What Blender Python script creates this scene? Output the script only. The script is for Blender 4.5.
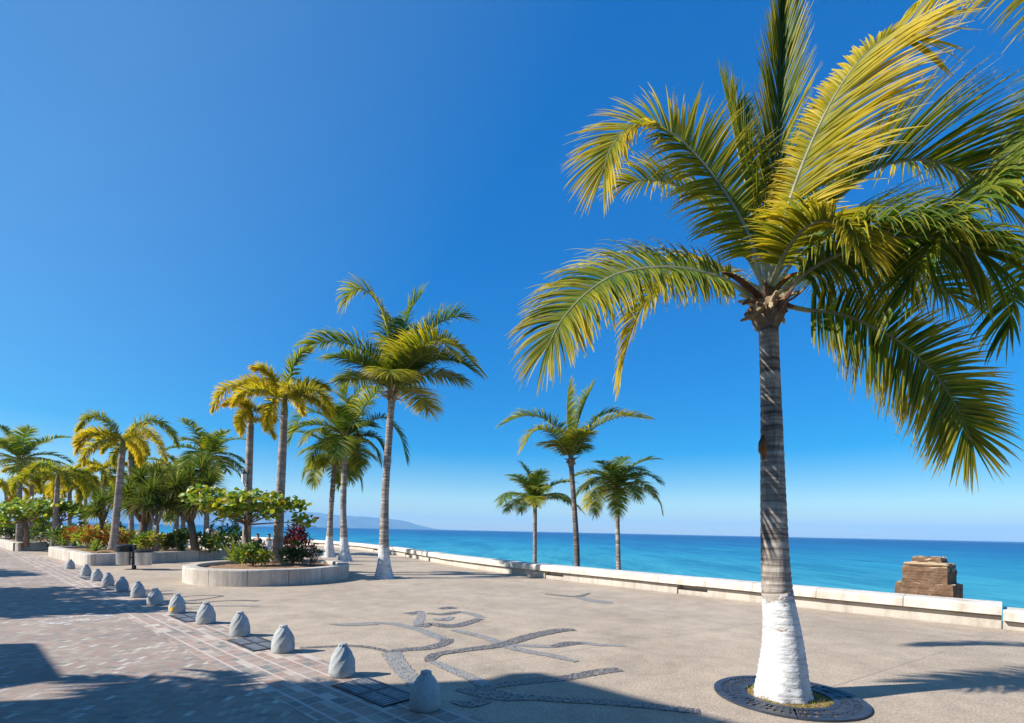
import bpy, bmesh, math, random
from mathutils import Vector, Matrix
rad = math.radians
C = bpy.context.scene
col = C.collection
for o in list(bpy.data.objects):
    bpy.data.objects.remove(o)

# ------------------------------------------------------------------ camera, sky, sun, exposure
F_PX, CX, HY, CAM_H, ROLL = 515.0, 512.0, 531.0, 1.75, rad(1.2)
cam = bpy.data.cameras.new('camera')
cam.sensor_width = 36.0
cam.lens = F_PX / 1024 * 36
cam.shift_y = (HY - 361.5) / 1024
cam.clip_start = 0.05
cam.clip_end = 60000
co = bpy.data.objects.new('camera', cam)
co.matrix_world = Matrix.Translation((0, 0, CAM_H)) @ Matrix.Rotation(rad(90), 4, 'X') @ Matrix.Rotation(ROLL, 4, 'Z')
col.objects.link(co)
C.camera = co

SUN_EL, SUN_AZ = rad(36), math.atan2(0.225, 0.974)      # azimuth of the shadows, from +X towards +Y
to_sun = Vector((-math.cos(SUN_EL) * math.cos(SUN_AZ), -math.cos(SUN_EL) * math.sin(SUN_AZ), math.sin(SUN_EL)))
w = bpy.data.worlds.new('World')
C.world = w
w.use_nodes = True
nt = w.node_tree
bg = nt.nodes['Background']
sky = nt.nodes.new('ShaderNodeTexSky')
sky.sky_type = 'NISHITA'
sky.sun_disc = False
sky.sun_elevation = SUN_EL
sky.sun_rotation = math.atan2(to_sun.x, to_sun.y)
sky.altitude = 0
sky.air_density = 1.0
sky.dust_density = 0.25
sky.ozone_density = 3.0
# a clear, deep subtropical sky: the physical sky graded to stay saturated away from the sun
def wn(op, x, y):
    n = nt.nodes.new('ShaderNodeMath'); n.operation = op
    for i, q in enumerate((x, y)):
        if hasattr(q, 'links'): nt.links.new(q, n.inputs[i])
        else: n.inputs[i].default_value = q
    return n.outputs[0]
sep = nt.nodes.new('ShaderNodeSeparateColor'); sep.mode = 'HSV'
cmb = nt.nodes.new('ShaderNodeCombineColor'); cmb.mode = 'HSV'
nt.links.new(sky.outputs[0], sep.inputs[0])
geo = nt.nodes.new('ShaderNodeTexCoord')
dot = nt.nodes.new('ShaderNodeVectorMath'); dot.operation = 'DOT_PRODUCT'
nt.links.new(geo.outputs['Generated'], dot.inputs[0]); dot.inputs[1].default_value = to_sun
near = nt.nodes.new('ShaderNodeMapRange'); near.inputs[1].default_value = 0.2; near.inputs[2].default_value = 0.62
near.inputs[3].default_value = 1.0; near.inputs[4].default_value = 0.885
nt.links.new(dot.outputs['Value'], near.inputs[0])
hsh = nt.nodes.new('ShaderNodeMapRange'); hsh.inputs[1].default_value = 0.2; hsh.inputs[2].default_value = 0.62
hsh.inputs[3].default_value = 0.007; hsh.inputs[4].default_value = -0.002
nt.links.new(dot.outputs['Value'], hsh.inputs[0])
nt.links.new(wn('ADD', sep.outputs[0], hsh.outputs[0]), cmb.inputs[0])
nt.links.new(wn('MULTIPLY', wn('MINIMUM', wn('MULTIPLY', sep.outputs[1], 1.85), 0.998), near.outputs[0]), cmb.inputs[1])
nt.links.new(wn('MULTIPLY', wn('POWER', wn('MULTIPLY', sep.outputs[2], 0.11), 0.52), 5.7), cmb.inputs[2])
nt.links.new(cmb.outputs[0], bg.inputs['Color'])
bg.inputs['Strength'].default_value = 0.11
sl = bpy.data.lights.new('sun', 'SUN')
sl.energy = 4.8
sl.angle = rad(0.5)
sl.color = (1.0, 0.945, 0.86)
so = bpy.data.objects.new('sun', sl)
so.rotation_euler = (-to_sun).to_track_quat('-Z', 'Y').to_euler()
so.location = (-20, -10, 30)
col.objects.link(so)
C.view_settings.view_transform = 'Standard'
C.view_settings.look = 'None'
C.view_settings.exposure = 0.75
C.view_settings.gamma = 1.0
C.view_settings.use_curve_mapping = False
C.cycles.max_bounces = 8
C.cycles.transparent_max_bounces = 8
C.cycles.volume_bounces = 1

# ------------------------------------------------------------------ helpers
CR, SR = math.cos(ROLL), math.sin(ROLL)
def uv(px, py):
    u, v = px - CX, py - HY
    return u * CR + v * SR, -u * SR + v * CR
def P(px, py, Y):                                   # the point at depth Y seen at a pixel
    u, v = uv(px, py)
    return Vector((u * Y / F_PX, Y, CAM_H - v * Y / F_PX))
def G(px, py, z=0.0):                               # the point of the level z seen at a pixel
    u, v = uv(px, py)
    Y = F_PX * (CAM_H - z) / v
    return Vector((u * Y / F_PX, Y, z))
def lerp(a, b, t): return a + (b - a) * t
def mixc(a, b, t): return tuple(lerp(x, y, t) for x, y in zip(a, b))
def clamp(x, a=0.0, b=1.0): return max(a, min(b, x))
def smooth_path(pts, n):                            # Catmull-Rom through the points, n+1 samples
    pts = [Vector(p) for p in pts]
    p = [pts[0] * 2 - pts[1]] + pts + [pts[-1] * 2 - pts[-2]]
    m = len(pts) - 1
    out = []
    for i in range(n + 1):
        t = i / n * m
        k = min(int(t), m - 1)
        t -= k
        a, b, c, d = p[k:k + 4]
        out.append(0.5 * ((2 * b) + (c - a) * t + (2 * a - 5 * b + 4 * c - d) * t * t + (3 * b - a - 3 * c + d) * t ** 3))
    return out

class MB:
    def __init__(s): s.v, s.f, s.c = [], [], []
    def vert(s, p, c=(1, 1, 1)):
        s.v.append(tuple(p)); s.c.append(c); return len(s.v) - 1
    def face(s, *i): s.f.append(tuple(i))
    def quad(s, a, b, c, d, k=(1, 1, 1)):
        i = [s.vert(p, k) for p in (a, b, c, d)]; s.f.append(tuple(i))
    def box(s, c, size, rz=0.0, k=(1, 1, 1), bev=0.0):
        c = Vector(c); x, y, z = (q / 2 for q in size)
        R = Matrix.Rotation(rz, 3, 'Z')
        if bev <= 0:
            vs = [s.vert(c + R @ Vector((a * x, b * y, d * z)), k) for d in (-1, 1) for a, b in ((-1, -1), (1, -1), (1, 1), (-1, 1))]
            for q in ((3, 2, 1, 0), (4, 5, 6, 7), (0, 1, 5, 4), (1, 2, 6, 5), (2, 3, 7, 6), (3, 0, 4, 7)): s.f.append(tuple(vs[i] for i in q))
        else:
            rings = []
            for zz, ins in ((-z, 0), (z - bev, 0), (z, bev)):
                rings.append([s.vert(c + R @ Vector((a * (x - ins), b * (y - ins), zz)), k) for a, b in ((-1, -1), (1, -1), (1, 1), (-1, 1))])
            for r0, r1 in zip(rings, rings[1:]):
                for i in range(4): s.f.append((r0[i], r0[(i + 1) % 4], r1[(i + 1) % 4], r1[i]))
            s.f.append(tuple(rings[-1])); s.f.append(tuple(reversed(rings[0])))
    def tube(s, pts, radii, n=10, cols=None, cap=True, wob=None):
        pts = [Vector(p) for p in pts]
        rings = []
        ref = Vector((0.31, 0.95, 0.05))
        for i, p in enumerate(pts):
            T = (pts[min(i + 1, len(pts) - 1)] - pts[max(i - 1, 0)]).normalized()
            A = T.cross(ref)
            if A.length < 0.05: A = T.cross(Vector((1, 0, 0)))
            A.normalize(); B = T.cross(A)
            k = cols[i] if cols else (1, 1, 1)
            ring = []
            for j in range(n):
                a = 2 * math.pi * j / n
                r = radii[i] * (wob(i, j) if wob else 1.0)
                ring.append(s.vert(p + (A * math.cos(a) + B * math.sin(a)) * r, k))
            rings.append(ring)
        for r0, r1 in zip(rings, rings[1:]):
            for j in range(n): s.f.append((r0[j], r0[(j + 1) % n], r1[(j + 1) % n], r1[j]))
        if cap:
            s.f.append(tuple(reversed(rings[0]))); s.f.append(tuple(rings[-1]))
    def lathe(s, prof, n=24, c=(0, 0, 0), mod=None, k=(1, 1, 1)):
        rings = []
        for r, z in prof:
            rings.append([s.vert((c[0] + r * (mod(a, z) if mod else 1) * math.cos(a), c[1] + r * (mod(a, z) if mod else 1) * math.sin(a), c[2] + z), k)
                          for a in (2 * math.pi * j / n for j in range(n))])
        for r0, r1 in zip(rings, rings[1:]):
            for j in range(n): s.f.append((r0[j], r0[(j + 1) % n], r1[(j + 1) % n], r1[j]))
        s.f.append(tuple(rings[-1])); s.f.append(tuple(reversed(rings[0])))
    def build(s, name, m, parent=None, smooth=False):
        off = parent.location if parent else Vector((0, 0, 0))
        q = parent
        while q is not None and q.parent is not None:
            q = q.parent; off = off + q.location
        me = bpy.data.meshes.new(name)
        me.from_pydata([tuple(Vector(p) - off) for p in s.v], [], s.f)
        ca = me.color_attributes.new('col', 'FLOAT_COLOR', 'POINT')
        flat = []
        for c in s.c: flat.extend((c[0], c[1], c[2], 1.0))
        ca.data.foreach_set('color', flat)
        if smooth: me.polygons.foreach_set('use_smooth', [True] * len(me.polygons))
        me.materials.append(m)
        me.update()
        o = bpy.data.objects.new(name, me)
        col.objects.link(o)
        if parent: o.parent = parent
        return o

def tag(o, label=None, cat=None, group=None, kind=None):
    if label: o['label'] = label
    if cat: o['category'] = cat
    if group: o['group'] = group
    if kind: o['kind'] = kind
    return o
def thing(name, loc, label, cat, group=None):
    o = bpy.data.objects.new(name, None)
    o.empty_display_size = 0.2
    o.location = loc
    col.objects.link(o)
    return tag(o, label, cat, group)

# ------------------------------------------------------------------ materials
def new_mat(name):
    m = bpy.data.materials.new(name); m.use_nodes = True
    t = m.node_tree
    return m, t, t.nodes['Principled BSDF']
def N(t, typ, **kw):
    n = t.nodes.new(typ)
    for k, v in kw.items():
        if k in n.inputs: n.inputs[k].default_value = v
        else: setattr(n, k, v)
    return n
def ramp(t, fac, stops):
    r = t.nodes.new('ShaderNodeValToRGB')
    e = r.color_ramp.elements
    e[0].position, e[0].color = stops[0][0], (*stops[0][1], 1)
    e[1].position, e[1].color = stops[-1][0], (*stops[-1][1], 1)
    for p, c in stops[1:-1]:
        q = e.new(p); q.color = (*c, 1)
    t.links.new(fac, r.inputs[0])
    return r.outputs[0]
def mix(t, a, b, fac, mode='MIX'):
    n = t.nodes.new('ShaderNodeMix'); n.data_type = 'RGBA'; n.blend_type = mode
    for val, i in ((a, 6), (b, 7)):
        if hasattr(val, 'links'): t.links.new(val, n.inputs[i])
        else: n.inputs[i].default_value = (*val, 1)
    if hasattr(fac, 'links'): t.links.new(fac, n.inputs[0])
    else: n.inputs[0].default_value = fac
    return n.outputs[2]
def mth(t, op, a, b=None, c=None):
    n = t.nodes.new('ShaderNodeMath'); n.operation = op
    for i, x in enumerate((a, b, c)):
        if x is None: continue
        if hasattr(x, 'links'): t.links.new(x, n.inputs[i])
        else: n.inputs[i].default_value = x
    return n.outputs[0]
def noise(t, scale, detail=4.0, rough=0.55, vec=None, dist=0.0):
    n = N(t, 'ShaderNodeTexNoise', Scale=scale, Detail=detail, Roughness=rough, Distortion=dist)
    if vec is not None: t.links.new(vec, n.inputs['Vector'])
    return n.outputs[0]
def pos(t): return t.nodes.new('ShaderNodeNewGeometry').outputs['Position']
def objco(t): return t.nodes.new('ShaderNodeTexCoord').outputs['Object']
def bump(t, b, h, strength, distance):
    n = N(t, 'ShaderNodeBump', Strength=strength, Distance=distance)
    t.links.new(h, n.inputs['Height']); t.links.new(n.outputs[0], b.inputs['Normal'])
def simple(name, c, rough=0.6, metal=0.0, var=0.25, scale=8.0, bmp=0.0, spec=0.4):
    m, t, b = new_mat(name)
    f = noise(t, scale, 5, vec=objco(t))
    t.links.new(ramp(t, f, [(0.3, tuple(x * (1 - var) for x in c)), (0.7, tuple(min(1, x * (1 + var)) for x in c))]), b.inputs['Base Color'])
    b.inputs['Roughness'].default_value = rough; b.inputs['Metallic'].default_value = metal
    b.inputs['Specular IOR Level'].default_value = spec
    if bmp: bump(t, b, noise(t, scale * 4, 5, vec=objco(t)), 0.6, bmp)
    return m
def colmat(name, rough=0.5, trans=0.0, spec=0.35, var=0.2, scale=30.0):
    m, t, b = new_mat(name)
    a = N(t, 'ShaderNodeAttribute', attribute_name='col')
    f = noise(t, scale, 3, vec=objco(t))
    c = mix(t, a.outputs['Color'], ramp(t, f, [(0.3, (1 - var,) * 3), (0.7, (1 + var,) * 3)]), 1.0, 'MULTIPLY')
    t.links.new(c, b.inputs['Base Color'])
    b.inputs['Roughness'].default_value = rough
    b.inputs['Specular IOR Level'].default_value = spec
    if trans:
        tr = t.nodes.new('ShaderNodeBsdfTranslucent')
        tc = mix(t, c, (1.25, 1.15, 0.5), 1.0, 'MULTIPLY')
        t.links.new(tc, tr.inputs[0])
        mx = t.nodes.new('ShaderNodeMixShader'); mx.inputs[0].default_value = trans
        t.links.new(b.outputs[0], mx.inputs[1]); t.links.new(tr.outputs[0], mx.inputs[2])
        t.links.new(mx.outputs[0], t.nodes['Material Output'].inputs[0])
    return m
M = {}
M['leaf'] = colmat('palm_leaf', 0.5, 0.5, 0.3, 0.14, 6)
M['broadleaf'] = colmat('broad_leaf', 0.45, 0.35, 0.4, 0.15, 20)
M['bark'] = colmat('bark', 0.85, 0, 0.2, 0.35, 14)
M['cloth'] = colmat('cloth', 0.9, 0, 0.1, 0.08, 10)
M['skin'] = simple('skin', (0.32, 0.17, 0.10), 0.5, var=0.06)
M['hair'] = simple('hair', (0.015, 0.011, 0.009), 0.5, var=0.2)
M['iron'] = simple('cast_iron', (0.045, 0.055, 0.075), 0.45, 0.3, 0.35, 12, 0.002)
M['bars'] = simple('worn_iron', (0.30, 0.31, 0.32), 0.5, 0.1, 0.3, 12)
M['steel'] = simple('brushed_steel', (0.42, 0.42, 0.42), 0.38, 0.85, 0.15, 3)
M['black'] = simple('black_plastic', (0.012, 0.014, 0.018), 0.45, var=0.3)
M['soil'] = simple('soil', (0.27, 0.16, 0.09), 0.95, var=0.5, scale=9, bmp=0.03)
M['sand'] = simple('sand', (0.42, 0.33, 0.22), 0.95, var=0.15, scale=0.6, bmp=0.02)
M['whitepaint'] = simple('white_paint', (0.75, 0.75, 0.73), 0.7, var=0.12)
M['yellow'] = simple('yellow_paint', (0.75, 0.42, 0.02), 0.6, var=0.15)

def mk_trunk(name, c0, c1, zs, ringdark=0.55):
    m, t, b = new_mat(name)
    v = objco(t)
    mp = N(t, 'ShaderNodeMapping'); mp.inputs['Scale'].default_value = (1.3, 1.3, zs)
    t.links.new(v, mp.inputs[0])
    rings = noise(t, 1.0, 3, 0.6, mp.outputs[0], 0.3)
    mp2 = N(t, 'ShaderNodeMapping'); mp2.inputs['Scale'].default_value = (30, 30, 5)
    t.links.new(v, mp2.inputs[0])
    fib = noise(t, 1.0, 4, 0.6, mp2.outputs[0])
    blot = noise(t, 3.0, 4, 0.6, v)
    c = ramp(t, rings, [(0.34, tuple(x * ringdark for x in c0)), (0.5, c0), (0.66, c1)])
    c = mix(t, c, ramp(t, fib, [(0.3, (0.55,) * 3), (0.65, (1.15,) * 3)]), 0.8, 'MULTIPLY')
    c = mix(t, c, ramp(t, blot, [(0.35, (0.65, 0.62, 0.6)), (0.6, (1.1,) * 3)]), 0.8, 'MULTIPLY')
    t.links.new(c, b.inputs['Base Color'])
    b.inputs['Roughness'].default_value = 0.9
    b.inputs['Specular IOR Level'].default_value = 0.2
    bump(t, b, mth(t, 'ADD', rings, mth(t, 'MULTIPLY', fib, 0.4)), 0.8, 0.02)
    return m
M['trunk'] = mk_trunk('palm_trunk', (0.31, 0.265, 0.23), (0.50, 0.445, 0.39), 19, 0.4)
M['darktrunk'] = mk_trunk('shade_toned_palm_trunk', (0.17, 0.135, 0.115), (0.26, 0.215, 0.185), 15)  # darker version of the palm trunk, with shade put into its colour
M['greytrunk'] = mk_trunk('grey_ringed_trunk', (0.34, 0.285, 0.25), (0.44, 0.385, 0.34), 9, 0.7)
def mk_whitewash():
    m, t, b = new_mat('whitewash')
    v = objco(t)
    mp = N(t, 'ShaderNodeMapping'); mp.inputs['Scale'].default_value = (2, 2, 16)
    t.links.new(v, mp.inputs[0])
    rings = noise(t, 1.0, 4, 0.6, mp.outputs[0], 0.3)
    st = noise(t, 9.0, 4, 0.7, v)
    mp2 = N(t, 'ShaderNodeMapping'); mp2.inputs['Scale'].default_value = (6, 6, 11)
    t.links.new(v, mp2.inputs[0])
    chips = noise(t, 1.5, 3, 0.5, mp2.outputs[0])
    c = ramp(t, st, [(0.25, (0.46, 0.46, 0.465)), (0.6, (0.68, 0.68, 0.67))])
    c = mix(t, c, ramp(t, rings, [(0.34, (0.55, 0.53, 0.53)), (0.48, (1, 1, 1))]), 0.8, 'MULTIPLY')
    c = mix(t, (0.30, 0.24, 0.19), c, ramp(t, chips, [(0.29, (0, 0, 0)), (0.345, (1, 1, 1))]))
    at = N(t, 'ShaderNodeAttribute', attribute_name='col')
    edge = mth(t, 'ADD', at.outputs['Fac'], mth(t, 'MULTIPLY', mth(t, 'SUBTRACT', noise(t, 11.0, 4, 0.7, v), 0.5), 0.30))
    worn = mth(t, 'MAXIMUM', mth(t, 'GREATER_THAN', edge, 0.955), mth(t, 'LESS_THAN', edge, 0.005))
    c = mix(t, c, (0.36, 0.31, 0.265), worn)
    t.links.new(c, b.inputs['Base Color']); b.inputs['Roughness'].default_value = 0.85
    bump(t, b, mth(t, 'ADD', rings, chips), 0.8, 0.025)
    return m
M['whitewash'] = mk_whitewash()
def mk_aggregate():
    m, t, b = new_mat('exposed_aggregate_concrete')
    v = pos(t)
    big = noise(t, 0.35, 5, 0.6, v)
    mid = noise(t, 2.2, 5, 0.65, v)
    fine = noise(t, 42, 3, 0.7, v)
    vor = N(t, 'ShaderNodeTexVoronoi', Scale=75.0); t.links.new(v, vor.inputs[0])
    c = ramp(t, big, [(0.3, (0.365, 0.305, 0.235)), (0.7, (0.485, 0.41, 0.32))])
    c = mix(t, c, ramp(t, mid, [(0.3, (0.84, 0.84, 0.86)), (0.7, (1.10, 1.08, 1.06))]), 1.0, 'MULTIPLY')
    c = mix(t, c, ramp(t, fine, [(0.3, (0.62, 0.62, 0.64)), (0.7, (1.36, 1.33, 1.28))]), 0.9, 'MULTIPLY')
    c = mix(t, c, ramp(t, vor.outputs['Color'], [(0.1, (0.7, 0.68, 0.68)), (0.9, (1.25, 1.23, 1.2))]), 0.55, 'MULTIPLY')
    # saw-cut joints across the slab, and a few wandering cracks
    mp = N(t, 'ShaderNodeMapping'); mp.inputs['Rotation'].default_value = (0, 0, rad(-34))
    t.links.new(v, mp.inputs[0])
    sx = N(t, 'ShaderNodeSeparateXYZ'); t.links.new(mp.outputs[0], sx.inputs[0])
    lines = None
    for comp, size in ((1, 2.9),):
        q = mth(t, 'PINGPONG', mth(t, 'ADD', sx.outputs[comp], mth(t, 'MULTIPLY', mid, 0.02)), size / 2)
        l = mth(t, 'LESS_THAN', q, 0.012)
        lines = l if lines is None else mth(t, 'MAXIMUM', lines, l)
    c = mix(t, c, (0.24, 0.20, 0.165), mth(t, 'MULTIPLY', lines, mth(t, 'MULTIPLY', mth(t, 'GREATER_THAN', big, 0.46), 0.7)))
    wear = noise(t, 0.9, 7, 0.72, v, 0.6)
    c = mix(t, c, ramp(t, wear, [(0.30, (0.80, 0.79, 0.78)), (0.46, (1, 1, 1)), (0.66, (1.07, 1.06, 1.05))]), 1.0, 'MULTIPLY')
    gum = N(t, 'ShaderNodeTexVoronoi', Scale=1.6); t.links.new(v, gum.inputs[0])
    c = mix(t, c, (0.20, 0.175, 0.15), mth(t, 'MULTIPLY', mth(t, 'LESS_THAN', gum.outputs['Distance'], mth(t, 'MULTIPLY', fine, 0.07)), 0.6))
    t.links.new(c, b.inputs['Base Color']); b.inputs['Roughness'].default_value = 0.8
    b.inputs['Specular IOR Level'].default_value = 0.25
    bump(t, b, vor.outputs['Distance'], 0.5, 0.006)
    return m
M['aggregate'] = mk_aggregate()

A_DIR = Vector((-0.7413, 0.6712, 0)); N_DIR = Vector((0.6712, 0.7413, 0))
ST_ANG = math.atan2(A_DIR.y, A_DIR.x)
def street_uv(t):                                   # coordinates along and across the street
    mp = N(t, 'ShaderNodeMapping'); mp.inputs['Rotation'].default_value = (0, 0, -ST_ANG)
    t.links.new(pos(t), mp.inputs[0])
    s = N(t, 'ShaderNodeSeparateXYZ'); t.links.new(mp.outputs[0], s.inputs[0])
    return s.outputs[0], s.outputs[1]
BRICK_STOPS = [(0.0, (0.21, 0.215, 0.20)), (0.25, (0.33, 0.285, 0.245)), (0.5, (0.36, 0.255, 0.205)), (0.68, (0.40, 0.355, 0.30)), (0.8, (0.35, 0.235, 0.185)), (1.0, (0.56, 0.51, 0.43))]
def brick_finish(t, b, rnd, mortar, mcol):
    v = pos(t)
    c = ramp(t, rnd, BRICK_STOPS)
    st = noise(t, 0.7, 5, 0.65, v)
    c = mix(t, c, ramp(t, noise(t, 60, 3, 0.6, v), [(0.3, (0.75,) * 3), (0.7, (1.2,) * 3)]), 0.7, 'MULTIPLY')
    c = mix(t, c, mcol, mortar)
    c = mix(t, c, ramp(t, st, [(0.3, (0.78, 0.77, 0.78)), (0.7, (1.15, 1.13, 1.1))]), 1.0, 'MULTIPLY')
    t.links.new(c, b.inputs['Base Color']); b.inputs['Roughness'].default_value = 0.75
    b.inputs['Specular IOR Level'].default_value = 0.25
    bump(t, b, mth(t, 'SUBTRACT', 1.0, mortar), 0.5, 0.006)
def mk_basket():                                    # herringbone of small bricks, laid at 45 degrees to the street
    m, t, b = new_mat('herringbone_brick')
    mp = N(t, 'ShaderNodeMapping'); mp.inputs['Rotation'].default_value = (0, 0, -(ST_ANG - rad(135)))
    t.links.new(pos(t), mp.inputs[0])
    sp = N(t, 'ShaderNodeSeparateXYZ'); t.links.new(mp.outputs[0], sp.inputs[0])
    x, y = mth(t, 'DIVIDE', sp.outputs[0], 0.072), mth(t, 'DIVIDE', sp.outputs[1], 0.072)
    i, j = mth(t, 'FLOOR', x), mth(t, 'FLOOR', y)
    fx, fy = mth(t, 'FRACT', x), mth(t, 'FRACT', y)
    k = mth(t, 'FLOORED_MODULO', mth(t, 'SUBTRACT', i, j), 4.0)
    H = mth(t, 'LESS_THAN', k, 1.5); V = mth(t, 'SUBTRACT', 1.0, H)
    off = mth(t, 'SUBTRACT', 3.0, k)
    def sel(a, c): return mth(t, 'ADD', mth(t, 'MULTIPLY', a, H), mth(t, 'MULTIPLY', c, V))
    idx, idy = sel(mth(t, 'SUBTRACT', i, k), i), sel(j, mth(t, 'SUBTRACT', j, off))
    al, ac = sel(mth(t, 'ADD', fx, k), mth(t, 'ADD', fy, off)), sel(fy, fx)
    e = mth(t, 'MINIMUM', mth(t, 'MINIMUM', al, mth(t, 'SUBTRACT', 2.0, al)), mth(t, 'MINIMUM', ac, mth(t, 'SUBTRACT', 1.0, ac)))
    mortar = mth(t, 'LESS_THAN', e, 0.06)
    cb = N(t, 'ShaderNodeCombineXYZ')
    t.links.new(idx, cb.inputs[0]); t.links.new(idy, cb.inputs[1]); t.links.new(H, cb.inputs[2])
    wn = N(t, 'ShaderNodeTexWhiteNoise', noise_dimensions='3D'); t.links.new(cb.outputs[0], wn.inputs[0])
    rnd = mth(t, 'ADD', mth(t, 'MULTIPLY', wn.outputs[0], 0.74), mth(t, 'MULTIPLY', V, 0.26))
    brick_finish(t, b, rnd, mortar, (0.29, 0.255, 0.215))
    return m
M['basket'] = mk_basket()
def mk_band():
    m, t, b = new_mat('brick_border')
    x, y = street_uv(t)
    x = mth(t, 'DIVIDE', x, 0.22); y = mth(t, 'DIVIDE', y, 0.11)
    ix, iy = mth(t, 'FLOOR', x), mth(t, 'FLOOR', y)
    fx, fy = mth(t, 'FRACT', x), mth(t, 'FRACT', y)
    big = mth(t, 'LESS_THAN', mth(t, 'FRACT', mth(t, 'DIVIDE', y, 2.0)), 0.14)
    mortar = mth(t, 'MAXIMUM', mth(t, 'LESS_THAN', mth(t, 'MINIMUM', fx, mth(t, 'SUBTRACT', 1.0, fx)), 0.04), big)
    cb = N(t, 'ShaderNodeCombineXYZ'); t.links.new(ix, cb.inputs[0]); t.links.new(iy, cb.inputs[1])
    wn = N(t, 'ShaderNodeTexWhiteNoise', noise_dimensions='3D'); t.links.new(cb.outputs[0], wn.inputs[0])
    brick_finish(t, b, wn.outputs[0], mortar, (0.54, 0.45, 0.39))
    return m
M['band'] = mk_band()
def mk_pebble(name, lo, hi, gap):
    m, t, b = new_mat(name)
    v = pos(t)
    vor = N(t, 'ShaderNodeTexVoronoi', Scale=21.0); t.links.new(v, vor.inputs[0])
    d = N(t, 'ShaderNodeTexVoronoi', Scale=21.0, feature='DISTANCE_TO_EDGE'); t.links.new(v, d.inputs[0])
    c = ramp(t, vor.outputs['Color'], [(0.1, lo), (0.9, hi)])
    g = ramp(t, d.outputs['Distance'], [(0.07, (1, 1, 1)), (0.15, (0, 0, 0))])
    c = mix(t, c, gap, g)
    t.links.new(c, b.inputs['Base Color']); b.inputs['Roughness'].default_value = 0.5
    bump(t, b, d.outputs['Distance'], 1.0, 0.02)
    return m
M['pebble_dark'] = mk_pebble('dark_pebbles', (0.02, 0.026, 0.036), (0.075, 0.082, 0.095), (0.27, 0.225, 0.18))
M['pebble_grey'] = mk_pebble('grey_pebbles', (0.12, 0.14, 0.15), (0.28, 0.30, 0.30), (0.34, 0.285, 0.23))
def mk_stone(name, c0, c1, bmp=0.006, stain=0.6):
    m, t, b = new_mat(name)
    v = pos(t)
    a = noise(t, 1.3, 6, 0.65, v); f = noise(t, 38, 4, 0.6, v)
    mp = N(t, 'ShaderNodeMapping'); mp.inputs['Scale'].default_value = (5, 5, 0.7); t.links.new(v, mp.inputs[0])
    drip = noise(t, 1.0, 4, 0.6, mp.outputs[0])
    c = ramp(t, a, [(0.3, c0), (0.65, c1)])
    c = mix(t, c, ramp(t, f, [(0.3, (0.8,) * 3), (0.7, (1.1,) * 3)]), 0.8, 'MULTIPLY')
    c = mix(t, c, ramp(t, drip, [(0.32, (0.62, 0.58, 0.54)), (0.52, (1, 1, 1))]), stain, 'MULTIPLY')
    t.links.new(c, b.inputs['Base Color']); b.inputs['Roughness'].default_value = 0.85
    b.inputs['Specular IOR Level'].default_value = 0.2
    bump(t, b, f, 0.5, bmp)
    return m
M['cap'] = mk_stone('pale_cap_stone', (0.56, 0.50, 0.42), (0.74, 0.69, 0.61), 0.006, 0.65)
M['plinth'] = mk_stone('wall_plinth', (0.46, 0.42, 0.36), (0.58, 0.53, 0.46), 0.006, 0.5)
M['planter'] = mk_stone('planter_stone', (0.44, 0.385, 0.325), (0.62, 0.56, 0.49), 0.006, 0.6)
M['bollard'] = mk_stone('grey_cast_stone', (0.32, 0.345, 0.35), (0.46, 0.485, 0.485), 0.006, 0.45)
def mk_ruin():
    m, t, b = new_mat('old_brick')
    v = objco(t)
    sx = N(t, 'ShaderNodeSeparateXYZ'); t.links.new(v, sx.inputs[0])
    br = N(t, 'ShaderNodeTexBrick', Scale=1.0)
    br.inputs['Brick Width'].default_value = 0.34; br.inputs['Row Height'].default_value = 0.085
    br.inputs['Mortar Size'].default_value = 0.010; br.inputs['Color1'].default_value = (0.13, 0.072, 0.040, 1)
    br.inputs['Color2'].default_value = (0.20, 0.115, 0.065, 1); br.inputs['Mortar'].default_value = (0.20, 0.14, 0.09, 1)
    cb = N(t, 'ShaderNodeCombineXYZ')
    t.links.new(mth(t, 'ADD', sx.outputs[0], sx.outputs[1]), cb.inputs[0]); t.links.new(sx.outputs[2], cb.inputs[1])
    t.links.new(cb.outputs[0], br.inputs[0])
    c = mix(t, br.outputs[0], ramp(t, noise(t, 3, 6, 0.7, v), [(0.3, (0.45, 0.42, 0.4)), (0.65, (1.2, 1.15, 1.1))]), 1.0, 'MULTIPLY')
    g = t.nodes.new('ShaderNodeNewGeometry'); s2 = N(t, 'ShaderNodeSeparateXYZ'); t.links.new(g.outputs['True Normal'], s2.inputs[0])
    c = mix(t, c, (0.42, 0.31, 0.19), mth(t, 'GREATER_THAN', s2.outputs[2], 0.35))      # upward faces painted sandier and paler, the look of sunlit tops
    t.links.new(c, b.inputs['Base Color']); b.inputs['Roughness'].default_value = 0.95
    bump(t, b, noise(t, 9, 6, 0.7, v), 1.0, 0.05)
    return m
M['ruin'] = mk_ruin()
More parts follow.
